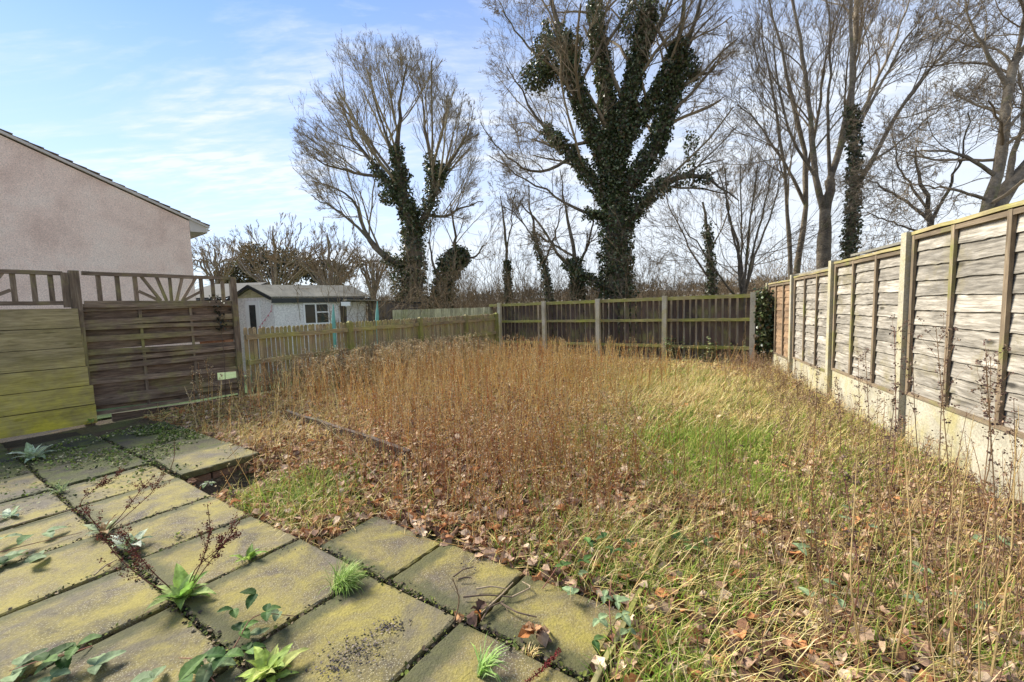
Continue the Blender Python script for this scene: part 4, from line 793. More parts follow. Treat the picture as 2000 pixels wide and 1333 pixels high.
# ------------------------------------------------------------ garden vegetation
def in_garden(x, y, mg=0.0):
    p = np.stack([x, y], -1)
    ok = ((p-RA)@RN > 0.08+mg) & ((p-FB)@FN > 0.10+mg) & ((p-PA)@PN > 0.08+mg) & ((p-LA)@LN > 0.10+mg)
    u = x*CA+y*SA; v = -x*SA+y*CA
    on = ((v < 1.355+mg) & (u < 0.05)) | ((v < 1.81+mg) & (u > -2.38) & (u < -0.58)) | ((v < 2.03+mg) & (u < -4.40))
    c = uv(-4.2, 1.62); hol = (x-c[0])**2+(y-c[1])**2 < 0.075
    return ok & ~on & ~hol
def uvof(x, y): return x*CA+y*SA, -x*SA+y*CA
def sample(n, wfun, ymin=0.9, ymax=14.0, xmin=-6, xmax=6.2, mg=0.0, near=0.0):
    X_ = []; got = 0
    while got < n:
        x = rng.uniform(xmin, xmax, 60000); q = rng.uniform(0, 1, 60000)
        y = ymin+(ymax-ymin)*q**(1+near)
        k = (rng.uniform(0, 1, 60000) < wfun(x, y)) & in_garden(x, y, mg); X_.append(np.stack([x[k], y[k]], 1)); got += k.sum()
        if len(X_) > 60: break
    A = np.concatenate(X_)[:n]; return A[:, 0], A[:, 1]
def G(x, y, px, py, rx, ry, z=0.0):
    c = gnd(px, py, z); return np.exp(-((x-c[0])/rx)**2-((y-c[1])/ry)**2)
# where things grow, as densities over the ground
def w_green(x, y): return np.clip(1.0*G(x, y, 1400, 860, 1.1, 0.9)+0.7*G(x, y, 1430, 930, .8, .5)+.45*G(x, y, 1560, 800, 1.0, 2.0)+0.55*G(x, y, 1500, 1150, 1.2, 1.2)+0.55*G(x, y, 600, 950, .55, .5)+0.75*G(x, y, 1330, 750, 0.9, 1.3)+0.25*G(x, y, 1300, 1250, .5, .5), 0, 1)*(0.45+0.75*pn(x, y, 2.3, 4)).clip(0.05, 1)
def w_straw(x, y): return np.clip(0.9*G(x, y, 1440, 765, 1.0, 1.5)+0.7*G(x, y, 1250, 760, 1.1, 1.6)+0.45*G(x, y, 1150, 1000, 1.0, 1.0)+0.5*G(x, y, 700, 1000, .7, .35)+0.35*G(x, y, 500, 860, 1.2, .9)+0.5*G(x, y, 1650, 850, 1.0, 1.2)+.12*G(x, y, 1550, 1150, 1.3, 1.0)+0.14-.5*G(x, y, 950, 960, 1.2, .7)-.3*G(x, y, 1400, 880, .9, .7), 0, 1)
def w_stalk(x, y): return np.clip(-1.2*G(x, y, 620, 838, .5, .35)-1.2*G(x, y, 720, 875, .5, .35)+1.3*G(x, y, 900, 800, 1.9, 2.0)+1.2*G(x, y, 1000, 730, 2.4, 2.6)+0.9*G(x, y, 700, 720, 1.8, 2.4)+0.55*G(x, y, 1100, 930, 0.9, 1.0)-0.8*G(x, y, 1430, 850, 1.0, 1.4)-0.7*G(x, y, 600, 930, .8, .45)-.6*G(x, y, 1450, 1100, .7, .8), 0, 1)
def w_leaf(x, y): return np.clip(1.0*G(x, y, 1000, 980, 1.5, .9)+0.9*G(x, y, 700, 880, 1.8, 1.0)+0.5*G(x, y, 900, 800, 2.5, 2.0)+0.8*G(x, y, 1450, 1200, 1.2, .8)+0.7*G(x, y, 1800, 950, 1.0, .9)+0.5*G(x, y, 1750, 1250, 1, .8)+0.12-0.8*G(x, y, 1400, 860, 1.0, .6)-0.5*G(x, y, 590, 950, .4, .3), 0, 1)
def blades(sp, x, y, h, w, lean, cols, z0=None, curl=1.0, var=0.2, wind=None):
    n = len(x); z = gz(x, y) if z0 is None else z0
    yaw = rng.uniform(0, 6.28, n) if wind is None else rng.normal(wind, 0.9, n)
    d = np.stack([np.cos(yaw), np.sin(yaw), np.zeros(n)], 1); sd_ = np.stack([-np.sin(yaw+rng.normal(0, .6, n)), np.cos(yaw), np.zeros(n)], 1)
    a = lean; pts = [np.stack([x, y, z-0.01], 1)]; cur = a*0.35
    for j in range(3):
        st = d*np.sin(cur)[:, None]+np.array([0, 0, 1])*np.cos(cur)[:, None]; pts.append(pts[-1]+st*(h/3)[:, None]); cur = cur+a*0.55*curl
    P = np.stack(pts, 1); P[:, :, 2] = np.maximum(P[:, :, 2], (z+0.004)[:, None]*np.ones((1, 4)))
    P[:, 0, 2] = z-0.01
    wd = w[:, None]*np.array([[0.8, 1.0, 0.75]])
    Lf = P[:, :3]-sd_[:, None]*wd[..., None]/2; Rt = P[:, :3]+sd_[:, None]*wd[..., None]/2
    V = np.concatenate([Lf, Rt, P[:, 3:]], 1)   # 0-2 left 3-5 right 6 tip
    b = (np.arange(n)*7)[:, None]; q = np.concatenate([b+np.array([[0, 3, 4, 1]]), b+np.array([[1, 4, 5, 2]])]); t = b+np.array([[2, 5, 6]])
    sp.add(V.reshape(-1, 3), [q, t], np.repeat(pick(cols, n, var), 7, 0))
GR = [(0.20, 0.33, 0.04), (0.29, 0.41, 0.06), (0.14, 0.24, 0.03), (0.42, 0.48, 0.10), (0.40, 0.38, 0.12)]
ST = [(0.70, 0.54, 0.25), (0.60, 0.44, 0.18), (0.76, 0.63, 0.34), (0.50, 0.33, 0.13), (0.58, 0.54, 0.18)]
gs = Soup()
n = 80000; x, y = sample(n, w_green, near=0.7); n = len(x); blades(gs, x, y, rng.uniform(.06, .19, n), rng.uniform(.003, .006, n)*(1+y*0.12), rng.uniform(.3, 1.6, n), GR+[(0.42, 0.42, 0.12)])
n = 16000; x, y = sample(n, lambda x, y: 0.5+0*x, near=1.0); n = len(x); blades(gs, x, y, rng.uniform(.04, .12, n), rng.uniform(.003, .005, n)*(1+y*0.1), rng.uniform(.3, 1.6, n), GR)
tag(gs.build('green_grass', M['leaf']), 'fresh green grass growing through the dead growth', 'grass', kind='stuff')
ss_ = Soup()
n = 48000; x, y = sample(n, w_straw, near=0.6); n = len(x); blades(ss_, x, y, rng.uniform(.08, .36, n), rng.uniform(.0014, .0028, n)*(1+y*0.2), rng.uniform(.5, 2.2, n), ST, wind=-0.6)
tag(ss_.build('straw_grass', M['straw']), 'flattened straw coloured dead grass across the garden', 'grass', kind='stuff')
# upright dead stems
def stems(sp, x, y, h, r, cols, side=3, head=True, lean=0.10, hc=None, sl=0.16, hs=0.010, hn=9):
    n = len(x); z = gz(x, y); yaw = rng.uniform(0, 6.28, n); ln = np.abs(rng.normal(0, lean, n)); L_ = 5
    P = np.zeros((n, L_, 3)); P[:, 0] = np.stack([x, y, z-0.02], 1); d = np.stack([np.cos(yaw)*np.sin(ln), np.sin(yaw)*np.sin(ln), np.cos(ln)], 1)
    for j in range(1, L_): d = nrm(d+rng.normal(0, .05, d.shape)); P[:, j] = P[:, j-1]+d*(h/(L_-1))[:, None]
    R = r[:, None]*np.linspace(1, .5, L_)[None]; c = pick(cols, n, .15); sp.tubes(P, R, c)
    C, rr, l2 = spawn(P, R, side, .35, .98, 38, sl, 4, .12, .35, h, rf=.6, rmin=float(r.mean()*.5)); sp.tubes(C, rr, np.repeat(c, side, 0))
    if head:                                # small seed bracts clustered along the tips
        tips = np.concatenate([P[:, -1], C[:, -1], C[:, 2], P[:, -2]]); tips = np.repeat(tips, hn, 0)+rng.normal(0, .014, (len(tips)*hn, 3)); m_ = len(tips)
        sp.stamp(IVT, IVF, tips, rots(rng.uniform(0, 6.28, m_), rng.normal(0, .8, m_), rng.normal(0, .9, m_)), rng.uniform(.5, 1.4, m_)*hs, pick(hc, m_, .3))
    return P
dk = Soup(); OR = [(0.54, 0.25, 0.09), (0.78, 0.60, 0.25), (0.68, 0.46, 0.17), (0.54, 0.29, 0.09), (0.72, 0.52, 0.22), (0.46, 0.21, 0.07), (0.68, 0.55, 0.22)]
HCc = [(0.42, 0.31, 0.17), (0.30, 0.20, 0.11), (0.50, 0.38, 0.20), (0.16, 0.11, 0.08)]
x, y = sample(3500, lambda x, y: w_stalk(x, y)*(.28+.9*np.clip(pn(x, y, 1.9, 7)+.45, 0, 1)), ymin=1.9, mg=0.05); n = len(x); h = rng.uniform(.34, .74, n)*(0.72+0.28*np.clip((y-3)/3.5, 0, 1)+0.10*pn(x, y, 1.2))
stems(dk, x, y, h, rng.uniform(.002, .0034, n)*(1+y*.09), OR+ST[:3], side=3, hc=HCc, hs=.011, hn=2, lean=.19)
x, y = sample(900, lambda x, y: np.clip(G(x, y, 700, 700, 1.6, 2.2)+.5*G(x, y, 900, 670, 2.5, 1.6), 0, 1), ymin=5, mg=.05); n = len(x)
stems(dk, x, y, rng.uniform(.45, .8, n), rng.uniform(.002, .003, n)*(1+y*.06), OR, side=5, hc=[(0.48, 0.38, 0.22), (0.38, 0.28, 0.16), (0.54, 0.45, 0.28)], hs=.017, hn=5, lean=.16)
x, y = sample(620, lambda x, y: np.clip(G(x, y, 1060, 960, .9, .8)+.5*G(x, y, 850, 900, 1.2, .5), 0, 1), ymin=2.2, mg=.03); n = len(x)
stems(dk, x, y, rng.uniform(.3, .7, n), rng.uniform(.0016, .0028, n), [(.42, .18, .08), (.34, .15, .08), (.58, .36, .14), (.5, .25, .1)], side=3, hc=HCc, hs=.010, hn=2, lean=.2)
x, y = sample(420, lambda x, y: np.clip(G(x, y, 950, 880, 2.2, 1.4)+.6*G(x, y, 620, 820, 1.2, .8), 0, 1), ymin=2.2, mg=.03); n = len(x)
stems(dk, x, y, rng.uniform(.35, .8, n), rng.uniform(.0016, .003, n)*(1+y*.05), ST+OR, side=1, hc=HCc, hs=.009, hn=1, lean=.75)
tag(dk.build('dead_stalks', M['straw']), 'dense stand of orange brown dead stalks filling the middle of the garden', 'dead weeds', kind='stuff')
# leaf litter
LT_ = []; k5 = np.linspace(0, 1, 6); half = np.array([0.06, .34, .28, .42, .24, .02])
tv = np.concatenate([np.stack([half, k5, .22*half+.10*np.sin(k5*5)], 1), np.stack([0*k5, k5, .10*np.sin(k5*5)-.04], 1), np.stack([-half, k5, .25*half+.10*np.sin(k5*5)], 1)])
tf_ = [np.concatenate([np.array([[i+6, i, i+1, i+7] for i in range(5)]), np.array([[i+12, i+6, i+7, i+13] for i in range(5)])])]
LC = [(0.50, 0.33, 0.22), (0.42, 0.26, 0.17), (0.40, 0.23, 0.13), (0.30, 0.155, 0.08), (0.52, 0.36, 0.23), (0.20, 0.10, 0.055), (0.60, 0.46, 0.32), (0.46, 0.20, 0.08), (0.12, 0.07, 0.045)]
lt = Soup(); n = 21000; x, y = sample(n, w_leaf, near=0.9, mg=-0.02); n = len(x)
R_ = rots(rng.uniform(0, 6.28, n), rng.normal(0, .35, n), rng.normal(0, .4, n)); lt.stamp(tv, tf_, np.stack([x, y, gz(x, y)+rng.uniform(.008, .065, n)], 1), R_, np.stack([rng.uniform(.06, .11, n)*rng.uniform(.6, 1.1, n), rng.uniform(.035, .08, n), rng.uniform(.03, .14, n)], 1), pick(LC, n, .2))
tag(lt.build('leaf_litter', M['litter']), 'brown fallen oak leaves lying thickly on the soil', 'fallen leaves', kind='stuff')
# low thatch of broken bits that hides bare soil
th_ = Soup(); n = 38000; x, y = sample(n, lambda x, y: .75+0*x, near=.7); n = len(x); yaw = rng.uniform(0, 6.28, n); d = np.stack([np.cos(yaw), np.sin(yaw), rng.normal(0, .22, n)], 1); p = np.stack([x, y, gz(x, y)+rng.uniform(.004, .05, n)], 1); l_ = rng.uniform(.03, .16, n)[:, None]
P = np.stack([p-d*l_/2, p+rng.normal(0, .006, (n, 3)), p+d*l_/2], 1); th_.tubes(P, (rng.uniform(.0012, .003, n)*(1+y*.08))[:, None]*np.ones((1, 3)), pick(ST+OR+[(0.12, .08, .05)], n, .25))
tag(th_.build('twig_litter', M['straw']), 'tangle of broken dead stems lying on the ground', 'twig litter', kind='stuff')

# ------------------------------------------------------------ single plants
def leafmesh(sp, base, yaw, pit, L_, W_, bend, col, cup=.25, nseg=7, shape='ov', wav=.0):
    """one leaf as a bent, cupped strip"""
    k = np.linspace(0, 1, nseg); base = np.array(base, float)
    prof = {'ov': np.sin(np.pi*k**.8)**.8*(1-.15*k), 'lance': np.sin(np.pi*k**.62)**.9, 'blade': (1-k)**.5*np.minimum(1, k*6+.5)}[shape]*.5*W_
    a = pit-bend*k; dr = np.stack([np.cos(a)*math.cos(yaw), np.cos(a)*math.sin(yaw), np.sin(a)], 1); P = base+np.concatenate([[np.zeros(3)], np.cumsum(dr[:-1]*L_/(nseg-1), 0)])
    sd_ = np.array([-math.sin(yaw), math.cos(yaw), 0]); nrm_ = np.cross(dr, sd_); nrm_[nrm_[:, 2] < 0] *= -1
    zig = (1+.06*((np.arange(nseg) % 2)*2-1))
    wv = wav*L_*np.sin(k*14+yaw*3)[:, None]*nrm_
    rows = [P+sd_*(s_*prof*zig)[:, None]+nrm_*(abs(s_)*prof*cup)[:, None]+wv*s_ for s_ in (-1, -.5, 0, .5, 1)]
    V = np.stack(rows, 1).reshape(-1, 3); q = np.array([[i*5+j, (i+1)*5+j, (i+1)*5+j+1, i*5+j+1] for i in range(nseg-1) for j in range(4)])
    c = np.repeat(np.array(col)[None], len(V), 0); mid = (np.arange(len(V)) % 5 == 2); c[mid] = c[mid]*1.25+.02
    sp.add(V, [q], c); return P
def line(sp, pts, r0_, r1_, col, n=8, sides=5):
    A = resample([(*p, 0) for p in pts], n)[:, :3]; sp.tubes(A[None], np.linspace(r0_, r1_, n)[None], np.array(col)[None], sides); return A
def jit(c, v=.15): return np.array(c)*(1+random.gauss(0, v))
ROOTS = []
def dock(px, py, label, nl=9, Ls=(.10, .2), stalks=(), z=0.0, cols=((0.20, 0.34, 0.07), (0.30, 0.42, 0.10), (0.38, 0.47, 0.16)), name='dock_plant', group='docks growing from the paving joints', W_=.36, shape='lance', pit=(.6, 1.35)):
    b = gnd(px, py, z); t = empty(name, b, label, 'weed', group); sp = Soup(); ROOTS.append(b)
    for k in range(nl):
        yaw = k*2.4+random.uniform(-.3, .3); L_ = random.uniform(*Ls); leafmesh(sp, b+np.array([random.gauss(0, .012), random.gauss(0, .012), 0.0]), yaw, random.uniform(*pit), L_, L_*W_, random.uniform(.6, 1.5), jit(random.choice(cols)), shape=shape, wav=.02)
    sp.build('leaves', M['leaf'], t)
    if stalks:
        st_ = Soup(); sd_ = Soup(); RC = [(0.13, 0.035, 0.025), (0.20, 0.06, 0.04), (0.09, 0.03, 0.02)]
        for pts, nb_ in stalks:
            W3 = [b]+[np.array(gnd(x, y, 0))*0+atY(x, y, b[1]+dy_) for x, y, dy_ in pts]; A = line(st_, W3, .0030, .0014, (0.12, 0.045, 0.03), 12)
            P = A[None]; R = np.linspace(.0028, .0014, 12)[None]; C, rr, ln = spawn(P, R, nb_, .3, .98, 32, .22, 5, .1, .3, np.array([np.linalg.norm(A[-1]-A[0])]), rmin=.0009); st_.tubes(C, rr, np.repeat(np.array([[.12, .04, .03]]), len(C), 0))
            pp_ = np.concatenate([A[5:], C[:, 1:].reshape(-1, 3)]); m_ = len(pp_)*14; q = np.repeat(pp_, 14, 0)+rng.normal(0, .0065, (m_, 3))
            sd_.stamp(IVT, IVF, q, rots(rng.uniform(0, 6.28, m_), rng.normal(0, .9, m_), rng.normal(0, 1, m_)), rng.uniform(.004, .009, m_), pick(RC, m_, .25))
        st_.build('stalks', M['twig'], t); tag(sd_.build('seed_heads', M['litter'], t), kind='stuff')
    return t
dock(358, 1172, 'biggest green dock in a paving joint with rusty seed stalks arching both ways', 20, (.09, .19), [([(300, 1120, 0), (262, 1075, .0), (240, 1045, .0)], 7), ([(290, 1140, .0), (225, 1085, .05), (195, 1040, .1), (170, 1000, .1)], 8), ([(400, 1110, 0), (440, 1060, .0), (478, 1003, .05)], 7), ([(398, 1090, 0), (412, 1040, .02), (405, 985, .0)], 4), ([(380, 1110, 0), (425, 1075, 0), (450, 1030, .0)], 5)])
dock(205, 1042, 'rust red seeding dock with withered pale leaves left of the biggest dock', 8, (.08, .16), [([(165, 1000, 0), (150, 985, .0), (185, 955, .0), (228, 930, .05)], 9), ([(235, 1010, 0), (265, 970, 0), (300, 930, .0)], 5), ([(250, 1005, 0), (300, 960, .0), (322, 925, 0)], 4)], cols=((0.36, 0.42, 0.24), (0.46, 0.50, 0.34), (0.30, 0.20, 0.09)))
dock(255, 1070, 'pale variegated leafy clump between the two seeding docks', 12, (.10, .18), (), cols=((0.50, 0.56, 0.40), (0.40, 0.50, 0.30), (0.58, 0.62, 0.48)), name='pale_leaved_weed')
dock(488, 1093, 'small yellow green dock in the joint near the slab corner', 8, (.06, .11), (), cols=((0.34, 0.46, 0.10), (0.46, 0.55, 0.16), (0.22, 0.34, 0.07)))
dock(352, 1046, 'tiny seedling with one yellow leaf in a slab joint', 4, (.03, .06), (), cols=((0.5, 0.5, 0.1), (.3, .38, .1)), name='seedling')
dock(66, 898, 'silvery leafy weed near the mossy boards at far left', 13, (.14, .25), (), cols=((0.46, 0.55, 0.36), (0.36, 0.46, 0.25), (0.55, 0.62, 0.45)), name='pale_leaved_weed')
dock(118, 962, 'spiky grey green tuft in the joint below the silvery weed', 26, (.06, .13), (), cols=((0.28, 0.36, 0.16), (0.38, 0.44, 0.22)), name='small_weed', W_=.09, shape='blade')
dock(20, 1012, 'pale frilly weed cut by the left edge beside a twig', 9, (.07, .12), (), cols=((0.45, 0.55, 0.38), (0.55, 0.62, 0.46)), name='pale_leaved_weed')
dock(405, 905+40, 'small sage green leaves lying at the mossy slab corner', 7, (.04, .07), (), cols=((0.42, 0.48, 0.36), (0.24, 0.34, 0.14)), name='small_weed', W_=.5, shape='ov', pit=(.1, .5))
dock(528, 1318, 'yellow green leafy clump at the bottom edge beside the brambles', 22, (.07, .14), (), cols=((0.36, 0.46, 0.10), (0.48, 0.52, 0.16), (0.26, 0.36, 0.08)), name='leafy_clump', pit=(.4, 1.3))
dock(178, 826, 'small green weed at the foot of the trellis fence post', 9, (.05, .1), (), cols=((0.28, 0.40, 0.10), (0.40, 0.5, .2)), name='small_weed')
def tuft(px, py, label, n, h, lean, wind, spread, cols, name='grass_tuft', group='grass tufts growing from the paving', w=.0032, z=0.0):
    b = gnd(px, py, z); sp = Soup(); x = b[0]+rng.normal(0, spread, n); y = b[1]+rng.normal(0, spread*.7, n)
    blades(sp, x, y, rng.uniform(.55, 1.1, n)*h, np.full(n, w), rng.uniform(*lean, n), cols, z0=np.full(n, z), wind=wind, curl=1.1)
    o = sp.build(name, M['leaf'], loc=b); tag(o, label, 'grass', group)
tuft(668, 1148, 'dense bright green grass tuft swept right at a slab corner', 420, .17, (.5, 1.7), 0.5, .022, [(0.26, 0.40, 0.08), (0.36, 0.50, 0.14), (0.18, 0.30, 0.05), (.48, .58, .22)])
tuft(940, 1318, 'broad bladed green grass tuft on the mossy slab at the bottom', 46, .17, (.6, 1.5), 0.3, .012, [(0.30, 0.46, 0.12), (0.42, 0.56, 0.22)], w=.007)
tuft(1035, 1255+22, 'thin straw seedlings beside the dead leaf pile on the slab', 26, .07, (.6, 1.6), 0.3, .010, ST)
def bramble(label, cane, leaves, name='bramble', z=0.0, size=.055, cols=((0.045, 0.10, 0.025), (0.07, 0.14, 0.035), (0.11, 0.19, 0.05)), group='bramble sprays on the garden floor', lift=.05):
    """cane: ground pixels; leaves: (pixel x, y, height, count, pale)"""
    pts = [gnd(x, y, z)+np.array([0, 0, h_]) for x, y, h_ in cane]; t = empty(name, pts[0], label, 'bramble', group); sp = Soup(); line(sp, pts, .0028, .0015, (0.28, 0.13, 0.09), 14); sp.build('cane', M['twig'], t)
    lf_ = Soup()
    for (x, y, h_, n, pale) in leaves:
        p = atY(x, y, gnd(x, y, z+h_)[1]); y0 = random.uniform(0, 6.28)
        for k in range(n):
            yaw = y0+(k-(n-1)/2)*1.5; c = jit(cols[random.randrange(len(cols))] if not pale else (0.23, 0.31, 0.16), .18); L_ = size*random.uniform(.8, 1.25)*(1.15 if k == n//2 else 1)
            leafmesh(lf_, p, yaw, random.uniform(-.1, .55), L_, L_*.66, random.uniform(.2, .9), c, cup=.3, nseg=13, shape='ov', wav=.012)
    lf_.build('leaves', M['leaf'], t)
bramble('green bramble spray arching over the joint right of the biggest dock', [(440, 1290, 0.0), (470, 1270, .05), (490, 1250, .10), (520, 1235, .09), (578, 1208, 0.01)], [(455, 1190, .10, 2, 0), (470, 1232, .06, 3, 0), (520, 1195, .09, 3, 0), (500, 1160, .12, 2, 0), (505, 1240, .03, 2, 1), (545, 1195, .05, 2, 1), (485, 1270, .03, 3, 0)], size=.06)
bramble('large grey green bramble leaves low at the bottom edge left of centre', [(420, 1333, 0.0), (400, 1320, .03), (380, 1300, .03), (350, 1290, .01)], [(410, 1295, .03, 3, 1), (440, 1280, .05, 3, 0), (360, 1300, .04, 1, 0), (300, 1325, .03, 3, 1), (350, 1330, .04, 2, 0)], size=.085)
bramble('dark green bramble leaves standing in the bottom left corner', [(180, 1262, .0), (140, 1290, .03), (90, 1310, .05), (20, 1330, .04)], [(88, 1290, .07, 3, 0), (150, 1262, .07, 3, 0), (120, 1285, .04, 2, 0), (40, 1300, .03, 3, 1), (100, 1320, .02, 3, 1), (185, 1300, .02, 3, 1), (20, 1320, .02, 2, 1)], size=.075)
bramble('trailing bramble with pale leaf undersides at the left edge', [(0, 1085, .02), (50, 1075, .03), (100, 1060, .02), (160, 1040, .0)], [(10, 1050, .04, 2, 1), (62, 1045, .06, 1, 0), (90, 1040, .03, 2, 1), (30, 1085, .03, 3, 1), (60, 1100, .03, 2, 1), (8, 1100, .03, 3, 0), (85, 1080, .02, 2, 1)], size=.085)
bramble('low bramble patch beside the last slabs in the leaf litter', [(1060, 1150, 0), (1110, 1120, .12), (1160, 1080, .18), (1210, 1060, .15)], [(1100, 1105, .10, 3, 0), (1140, 1095, .12, 3, 0), (1150, 1060, .18, 3, 0), (1180, 1050, .20, 2, 0), (1130, 1120, .06, 2, 1), (1200, 1075, .1, 3, 0), (1120, 1160, .04, 3, 1), (1230, 1060, .1, 2, 0)], size=.05)
bramble('dark bramble sprig just right of the timber edging', [(1300, 1070, 0), (1330, 1060, .05), (1370, 1055, .05)], [(1330, 1055, .06, 3, 0), (1350, 1070, .05, 3, 0), (1375, 1060, .05, 2, 0), (1315, 1040, .05, 2, 0)], size=.06)
bramble('pale toothed leaf spray over the grass in the right foreground', [(1620, 1180, 0), (1630, 1100, .12), (1610, 1040, .22), (1640, 1000, .28)], [(1590, 1040, .22, 2, 1), (1640, 1010, .26, 2, 1), (1665, 995, .28, 2, 1), (1560, 1070, .18, 3, 1), (1620, 1140, .12, 2, 1), (1580, 1165, .1, 2, 1), (1640, 1170, .08, 2, 1), (1700, 1030, .2, 2, 1)], size=.05)
bramble('pale leaf spray between tall stems at the lower right edge', [(1820, 1220, 0), (1800, 1140, .12), (1830, 1060, .2)], [(1800, 1110, .16, 3, 1), (1790, 1170, .12, 3, 1), (1930, 1190, .1, 2, 1), (1900, 1050, .22, 2, 1), (1960, 1060, .2, 3, 1), (1850, 1160, .1, 2, 1)], size=.05)
bramble('pale leafy stem over the timber edging at the bottom', [(1200, 1290, 0), (1190, 1230, .1), (1195, 1180, .15)], [(1180, 1165, .14, 3, 1), (1205, 1175, .12, 3, 1), (1215, 1200, .1, 3, 1), (1170, 1210, .08, 3, 1), (1225, 1230, .05, 2, 1), (1160, 1250, .04, 2, 0)], size=.045)
# green nettle-like plants at the foot of the far fence
for i, (px, py, lab) in enumerate(((1405, 706, 'green bramble mound at the far fence foot nearest the ivy corner'), (1330, 702, 'green leafy mound at the far fence foot, second from the ivy corner'), (1265, 697, 'grey green weed mound under the far fence, third from the ivy corner'), (1105, 685, 'upright green weed by the second concrete post of the far fence'), (950, 680, 'pale green weed at the picket and far fence corner'), (1190, 690, 'low green weeds at the middle concrete post'))):
    b = gnd(px, py, 0); b[2] = float(gz(b[0], b[1])); t = empty('leafy_weed', b, lab, 'weed', 'green weeds along the far fence'); sp = Soup(); s2 = Soup(); nn = 26 if i < 2 else 16
    for k in range(nn):
        q = b+np.array([random.gauss(0, .38 if i < 3 else .2), random.uniform(-.25, .12), 0]); h_ = random.uniform(.2, .5); A = line(s2, [q, q+np.array([random.gauss(0, .05), random.gauss(0, .05), h_])], .003, .002, (.22, .2, .08), 4, 3)
        for j in range(9):
            c = A[1+j % 3]+np.array([0, 0, .02*j]); leafmesh(sp, c, random.uniform(0, 6.28), random.uniform(-.2, .6), random.uniform(.07, .12), .055, .7, jit(random.choice([(0.16, 0.22, 0.07), (0.26, 0.32, 0.14), (0.36, 0.40, 0.20), (.1, .15, .05)])), nseg=4)
    s2.build('stem', M['straw'], t); sp.build('leaves', M['leaf'], t)
# tall single dead stems in front of the panel fence and in the grass
tall = [(1640, 905, 740, -6, 'twiggy stem'), (1668, 890, 700, 8, ''), (1700, 950, 690, -10, ''), (1735, 1010, 640, 12, ''), (1765, 1080, 760, -14, ''), (1800, 960, 650, -20, ''), (1835, 985, 650, 16, ''), (1862, 1000, 640, -34, ''), (1885, 1060, 690, 40, ''), (1915, 1000, 700, 20, ''), (1950, 1180, 720, -24, ''), (1970, 1000, 780, 10, ''), (1590, 860, 700, 6, ''), (1560, 850, 690, -8, ''), (1745, 1290, 870, 22, ''), (1690, 1300, 900, -16, ''), (1860, 1320, 880, 30, ''), (1820, 1200, 850, -40, ''), (1640, 1260, 930, 10, ''), (1930, 1330, 820, 55, '')]
TL = ['dark stem before the second panel from the right, leftmost of its three', 'dark stem before the second panel from the right, middle of its three', 'dark stem just right of the second nearest concrete post', 'tall dark stem before the second panel, close left of the near post',
 'short dark stem left of the near concrete post', 'dark stem crossing the nearest concrete post', 'dark stem right of the near post, first one beyond it', 'dark stem leaning left across the nearest panel', 'dark stem leaning right across the nearest panel', 'upright dark stem before the widest bay of the nearest panel',
 'long dark stem leaning left from the gravel board end', 'thin dark stem nearest the right edge before the gravel board', 'dark stem at the foot of the third panel from the right', 'dark stem farthest down the fence, below its third post',
 'pale straw stem standing in the grass below the near post', 'pale straw stem leftmost in the right foreground grass', 'pale straw stem leaning right in the bottom right foreground', 'pale straw stem leaning left in the right foreground', 'dark short stem standing in the leafy grass right foreground', 'pale straw stem slanting right at the bottom right corner']
for i, (bx, by, ty, dx_, _) in enumerate(tall):
    b = gnd(bx, by, 0); b[2] = float(gz(b[0], b[1])); tp = atY(bx+dx_, ty, b[1]+random.uniform(-.1, .1)); frac = 'upper' if ty < 700 else 'lower'
    pale = i in (14, 15, 16, 17, 19)
    t = empty('tall_dead_stem', b, TL[i], 'dead stem', 'tall dead stems along the right fence')
    sp = Soup(); c = (.50, .36, .16) if pale else random.choice([(.16, .10, .06), (.24, .15, .08), (.20, .09, .06)])
    mid = (b+tp)/2+np.array([random.gauss(0, .03), random.gauss(0, .03), 0]); A = line(sp, [b, mid, tp], .0034 if not pale else .0042, .0016, c, 12, 5)
    C, rr, ln = spawn(A[None], np.linspace(.003, .0015, 12)[None], 7, .4, .97, 32, .2, 5, .1, .35, np.array([np.linalg.norm(tp-b)]), rmin=.0011); sp.tubes(C, rr, np.repeat(np.array([c]), len(C), 0)); sp.build('stem', M['twig'], t)
    if not pale:
        hd = Soup(); q = np.concatenate([A[6:], C[:, 2], C[:, 4]]); m_ = len(q)*10; p = np.repeat(q, 10, 0)+rng.normal(0, .008, (m_, 3)); hd.stamp(IVT, IVF, p, rots(rng.uniform(0, 6.28, m_), rng.normal(0, .9, m_), rng.normal(0, 1, m_)), rng.uniform(.005, .014, m_), pick([(.16, .10, .08), (.26, .18, .12), (.10, .06, .05)], m_, .25)); tag(hd.build('seed_heads', M['litter'], t), kind='stuff')
rs = Soup()
def w_r(x, y): d_ = (np.stack([x, y], -1)-RA)@RN; return np.clip(np.exp(-((d_-.6)/.5)**2)+.05*G(x, y, 1700, 1200, .9, .9), 0, 1)
x, y = sample(620, w_r, ymin=1.2, mg=.0); n = len(x); stems(rs, x, y, rng.uniform(.2, .5, n), rng.uniform(.0015, .0028, n)*(1+y*.06), [(.28, .17, .09), (.40, .27, .13), (.20, .11, .07), (.5, .38, .18)], side=4, hc=[(.22, .14, .10), (.34, .24, .15)], hs=.011, hn=3, lean=.25)
x, y = sample(230, lambda x, y: np.clip(G(x, y, 1850, 1180, .8, .7)+.5*G(x, y, 1650, 1150, .6, .6), 0, 1), ymin=1.1, mg=.02); n = len(x); stems(rs, x, y, rng.uniform(.4, .85, n), rng.uniform(.0014, .003, n), [(.30, .17, .09), (.46, .32, .14), (.56, .42, .20), (.20, .11, .07)], side=4, hc=[(.22, .14, .10), (.34, .24, .15)], hs=.009, hn=1, lean=.22)
